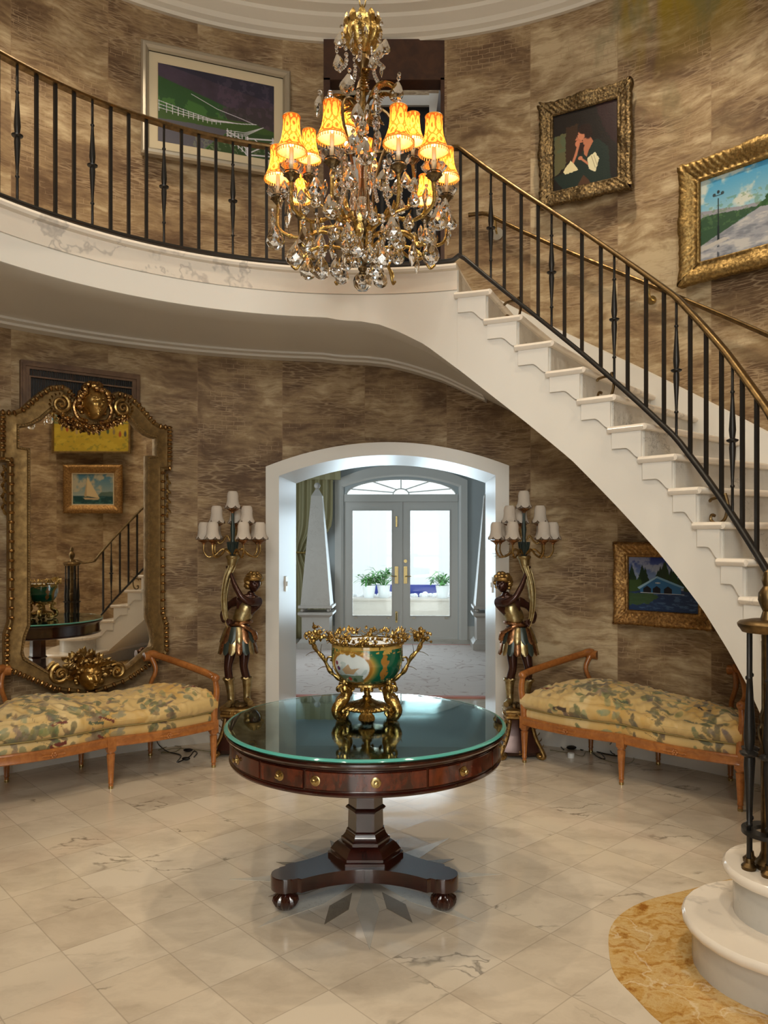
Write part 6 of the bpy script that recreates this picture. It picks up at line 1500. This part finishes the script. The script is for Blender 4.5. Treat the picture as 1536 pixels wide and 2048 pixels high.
        for a_i in range(seg):
            a = 2*PI*a_i/seg
            for k, (rr, dz_) in enumerate(pr):
                sc_ = 1+.05*abs(math.sin(3*a))*(1-k/7); zq = dz_ - (.018*abs(math.sin(3*a))**.6 if k == 0 else .012*abs(math.sin(3*a))**.6 if k == 1 else 0) - .0
                vs.append((c.x+rr*sc_*math.cos(a), c.y+rr*sc_*math.sin(a), z+zq))
        nb = len(pr)
        for a_i in range(seg):
            j = (a_i+1) % seg
            for k in range(nb-1): fs.append((a_i*nb+k, j*nb+k, j*nb+k+1, a_i*nb+k+1))
        q.add(vs, fs); sh = q.build('lamp_shade', M['shade_white'], t, smooth=180)
        q = MB(); q.tube([vs[a_i*nb] for a_i in range(seg)], .0016, 5, closed=True); q.build('shade_trim', M['brownwood'], sh)
    return t
torchere('figure lamp with cornucopia and white shades left of the archway', (475-CX)/F*5.5, 5.5, 1)
torchere('figure lamp with cornucopia and white shades right of the archway', (1036-CX)/F*5.5, 5.45, -1)

# ------------------------------------------------------------------ cords and adapter under the settees
def gp(px, py, z=.004): Y = (EYE-z)*F/(py-HY); return (sx(px)*Y, Y, z)
q = MB(); q.tube(smooth_path([gp(313, 1478, .14), gp(318, 1490, .03), gp(335, 1503), gp(352, 1507), gp(362, 1512), gp(354, 1524), gp(366, 1520), gp(380, 1512), gp(388, 1502), gp(394, 1506), gp(388, 1514)], 8), .0038, 7)
q.ball(gp(376, 1500, .012), (.035, .018, .012), 10, 6); q.ball(gp(372, 1517, .012), (.03, .02, .012), 10, 6)
tag(q.build('power_cord', M['black']), 'tangled black cord with plugs on the marble floor under the left settee', 'cord')
q = MB(); q.tube(smooth_path([gp(316, 1500), gp(340, 1492), gp(362, 1494), gp(350, 1503), gp(322, 1505), gp(345, 1497), gp(372, 1497), gp(398, 1500), gp(420, 1503), gp(440, 1500)], 8), .002, 6)
tag(q.build('thin_wire', simple('olive_wire', lin((110, 104, 52)), .4)), 'thin olive wire loops on the marble floor behind the black cord at left', 'cord')
q = MB(); q.tube(smooth_path([gp(1128, 1499), gp(1122, 1493), gp(1128, 1489), gp(1140, 1490), gp(1152, 1494), gp(1165, 1500), gp(1172, 1494), gp(1182, 1490), gp(1198, 1502), gp(1210, 1517), gp(1196, 1514), gp(1180, 1500), gp(1196, 1504), gp(1222, 1510), gp(1240, 1512)], 8), .0036, 7)
q.tube(smooth_path([gp(1226, 1481, .13), gp(1219, 1492, .05), gp(1222, 1504, .02), gp(1230, 1509)], 8), .0036, 7); q.ball(gp(1143, 1495, .014), (.038, .020, .014), 10, 6)
tag(q.build('power_cord', M['black']), 'long black cord with a plug on the marble floor under the right settee', 'cord')
q = MB(); q.tube(smooth_path([gp(1100, 1500), gp(1140, 1506), gp(1165, 1512), gp(1172, 1503), gp(1192, 1508), gp(1210, 1520), gp(1250, 1528), gp(1268, 1518), gp(1255, 1508), gp(1240, 1516)], 8), .0018, 6)
tag(q.build('thin_wire', simple('olive_wire_b', lin((110, 104, 62)), .4)), 'thin looped wire on the marble floor beside the white puck at right', 'cord')
x, y, _ = gp(1142, 1515, 0); q = MB(); q.lathe([(.001, 0), (.023, 0), (.024, .004), (.024, .026), (.022, .032), (.014, .034), (.001, .034)], 28, (x, y, 0)); tag(q.build('wire_puck', M['whiteplastic']), 'small round white plastic switch on the floor under the right settee', 'switch')
# ------------------------------------------------------------------ light, world, camera
def area(name, loc, rot, sx_, sy_, power, col):
    l = bpy.data.lights.new(name, 'AREA'); l.shape = 'RECTANGLE'; l.size = sx_; l.size_y = sy_; l.energy = power; l.color = col
    o = bpy.data.objects.new(name, l); COL.objects.link(o); o.location = loc; o.rotation_euler = rot; return o
w = bpy.data.worlds.new('daylight'); bpy.context.scene.world = w; w.use_nodes = True
bg = w.node_tree.nodes['Background']; bg.inputs[0].default_value = (.86, .94, 1.0, 1); bg.inputs[1].default_value = 1.5
# daylight through the glass doors of the hall (outside them, pointing in)
p = H(0, VD+.35, 1.35); area('door_daylight', p, (math.radians(90), 0, HROT), 1.9, 2.3, 90, (.72, .88, 1.0)).rotation_euler = (math.radians(-90), 0, HROT)
p = H(HW0+.06, 3.3, 1.6); area('hall_side_fill', p, (math.radians(90), 0, HROT - PI/2), 1.5, 1.9, 26, (.76, .90, 1.0))  # unseen lamp added in front of the side wall to brighten the hall
# daylight through the tall entrance windows behind the viewpoint
area('entrance_daylight', (C0[0], -1.55, 3.6), (math.radians(78), 0, 0), 1.7, 1.7, 150, (1.0, .93, .84))
area('entrance_daylight_low', (C0[0], -1.55, 1.3), (math.radians(90), 0, 0), 1.7, 2.1, 40, (1.0, .94, .86))
for o in [x for x in COL.objects if x.name.startswith('recessed_downlight')]:
    l = bpy.data.lights.new('downlight', 'SPOT'); l.energy = 112; l.color = (1, .84, .62); l.spot_size = math.radians(125); l.spot_blend = .8; l.shadow_soft_size = .06
    lo = bpy.data.objects.new('downlight', l); COL.objects.link(lo); lo.location = (o.location.x, o.location.y, 5.57)
sc = bpy.context.scene
cam = bpy.data.cameras.new('camera'); co_ = bpy.data.objects.new('camera', cam); COL.objects.link(co_)
co_.location = (0, 0, EYE); co_.rotation_euler = (math.radians(90), 0, 0)
cam.sensor_fit = 'VERTICAL'; cam.sensor_height = 36; cam.lens = 36*F/2048; cam.shift_y = (HY-1024)/2048; cam.clip_start = .05
sc.camera = co_
sc.view_settings.view_transform = 'Standard'; sc.view_settings.look = 'None'; sc.view_settings.gamma = 1; sc.view_settings.use_curve_mapping = False
sc.view_settings.exposure = 0.32
sc.cycles.use_denoising = True
sc.cycles.caustics_reflective = False; sc.cycles.caustics_refractive = False
sc.cycles.sample_clamp_indirect = 4; sc.cycles.blur_glossy = .5
sc.cycles.use_adaptive_sampling = True; sc.cycles.adaptive_threshold = .06
sc.cycles.max_bounces = 7; sc.cycles.transmission_bounces = 6; sc.cycles.glossy_bounces = 4; sc.cycles.diffuse_bounces = 3
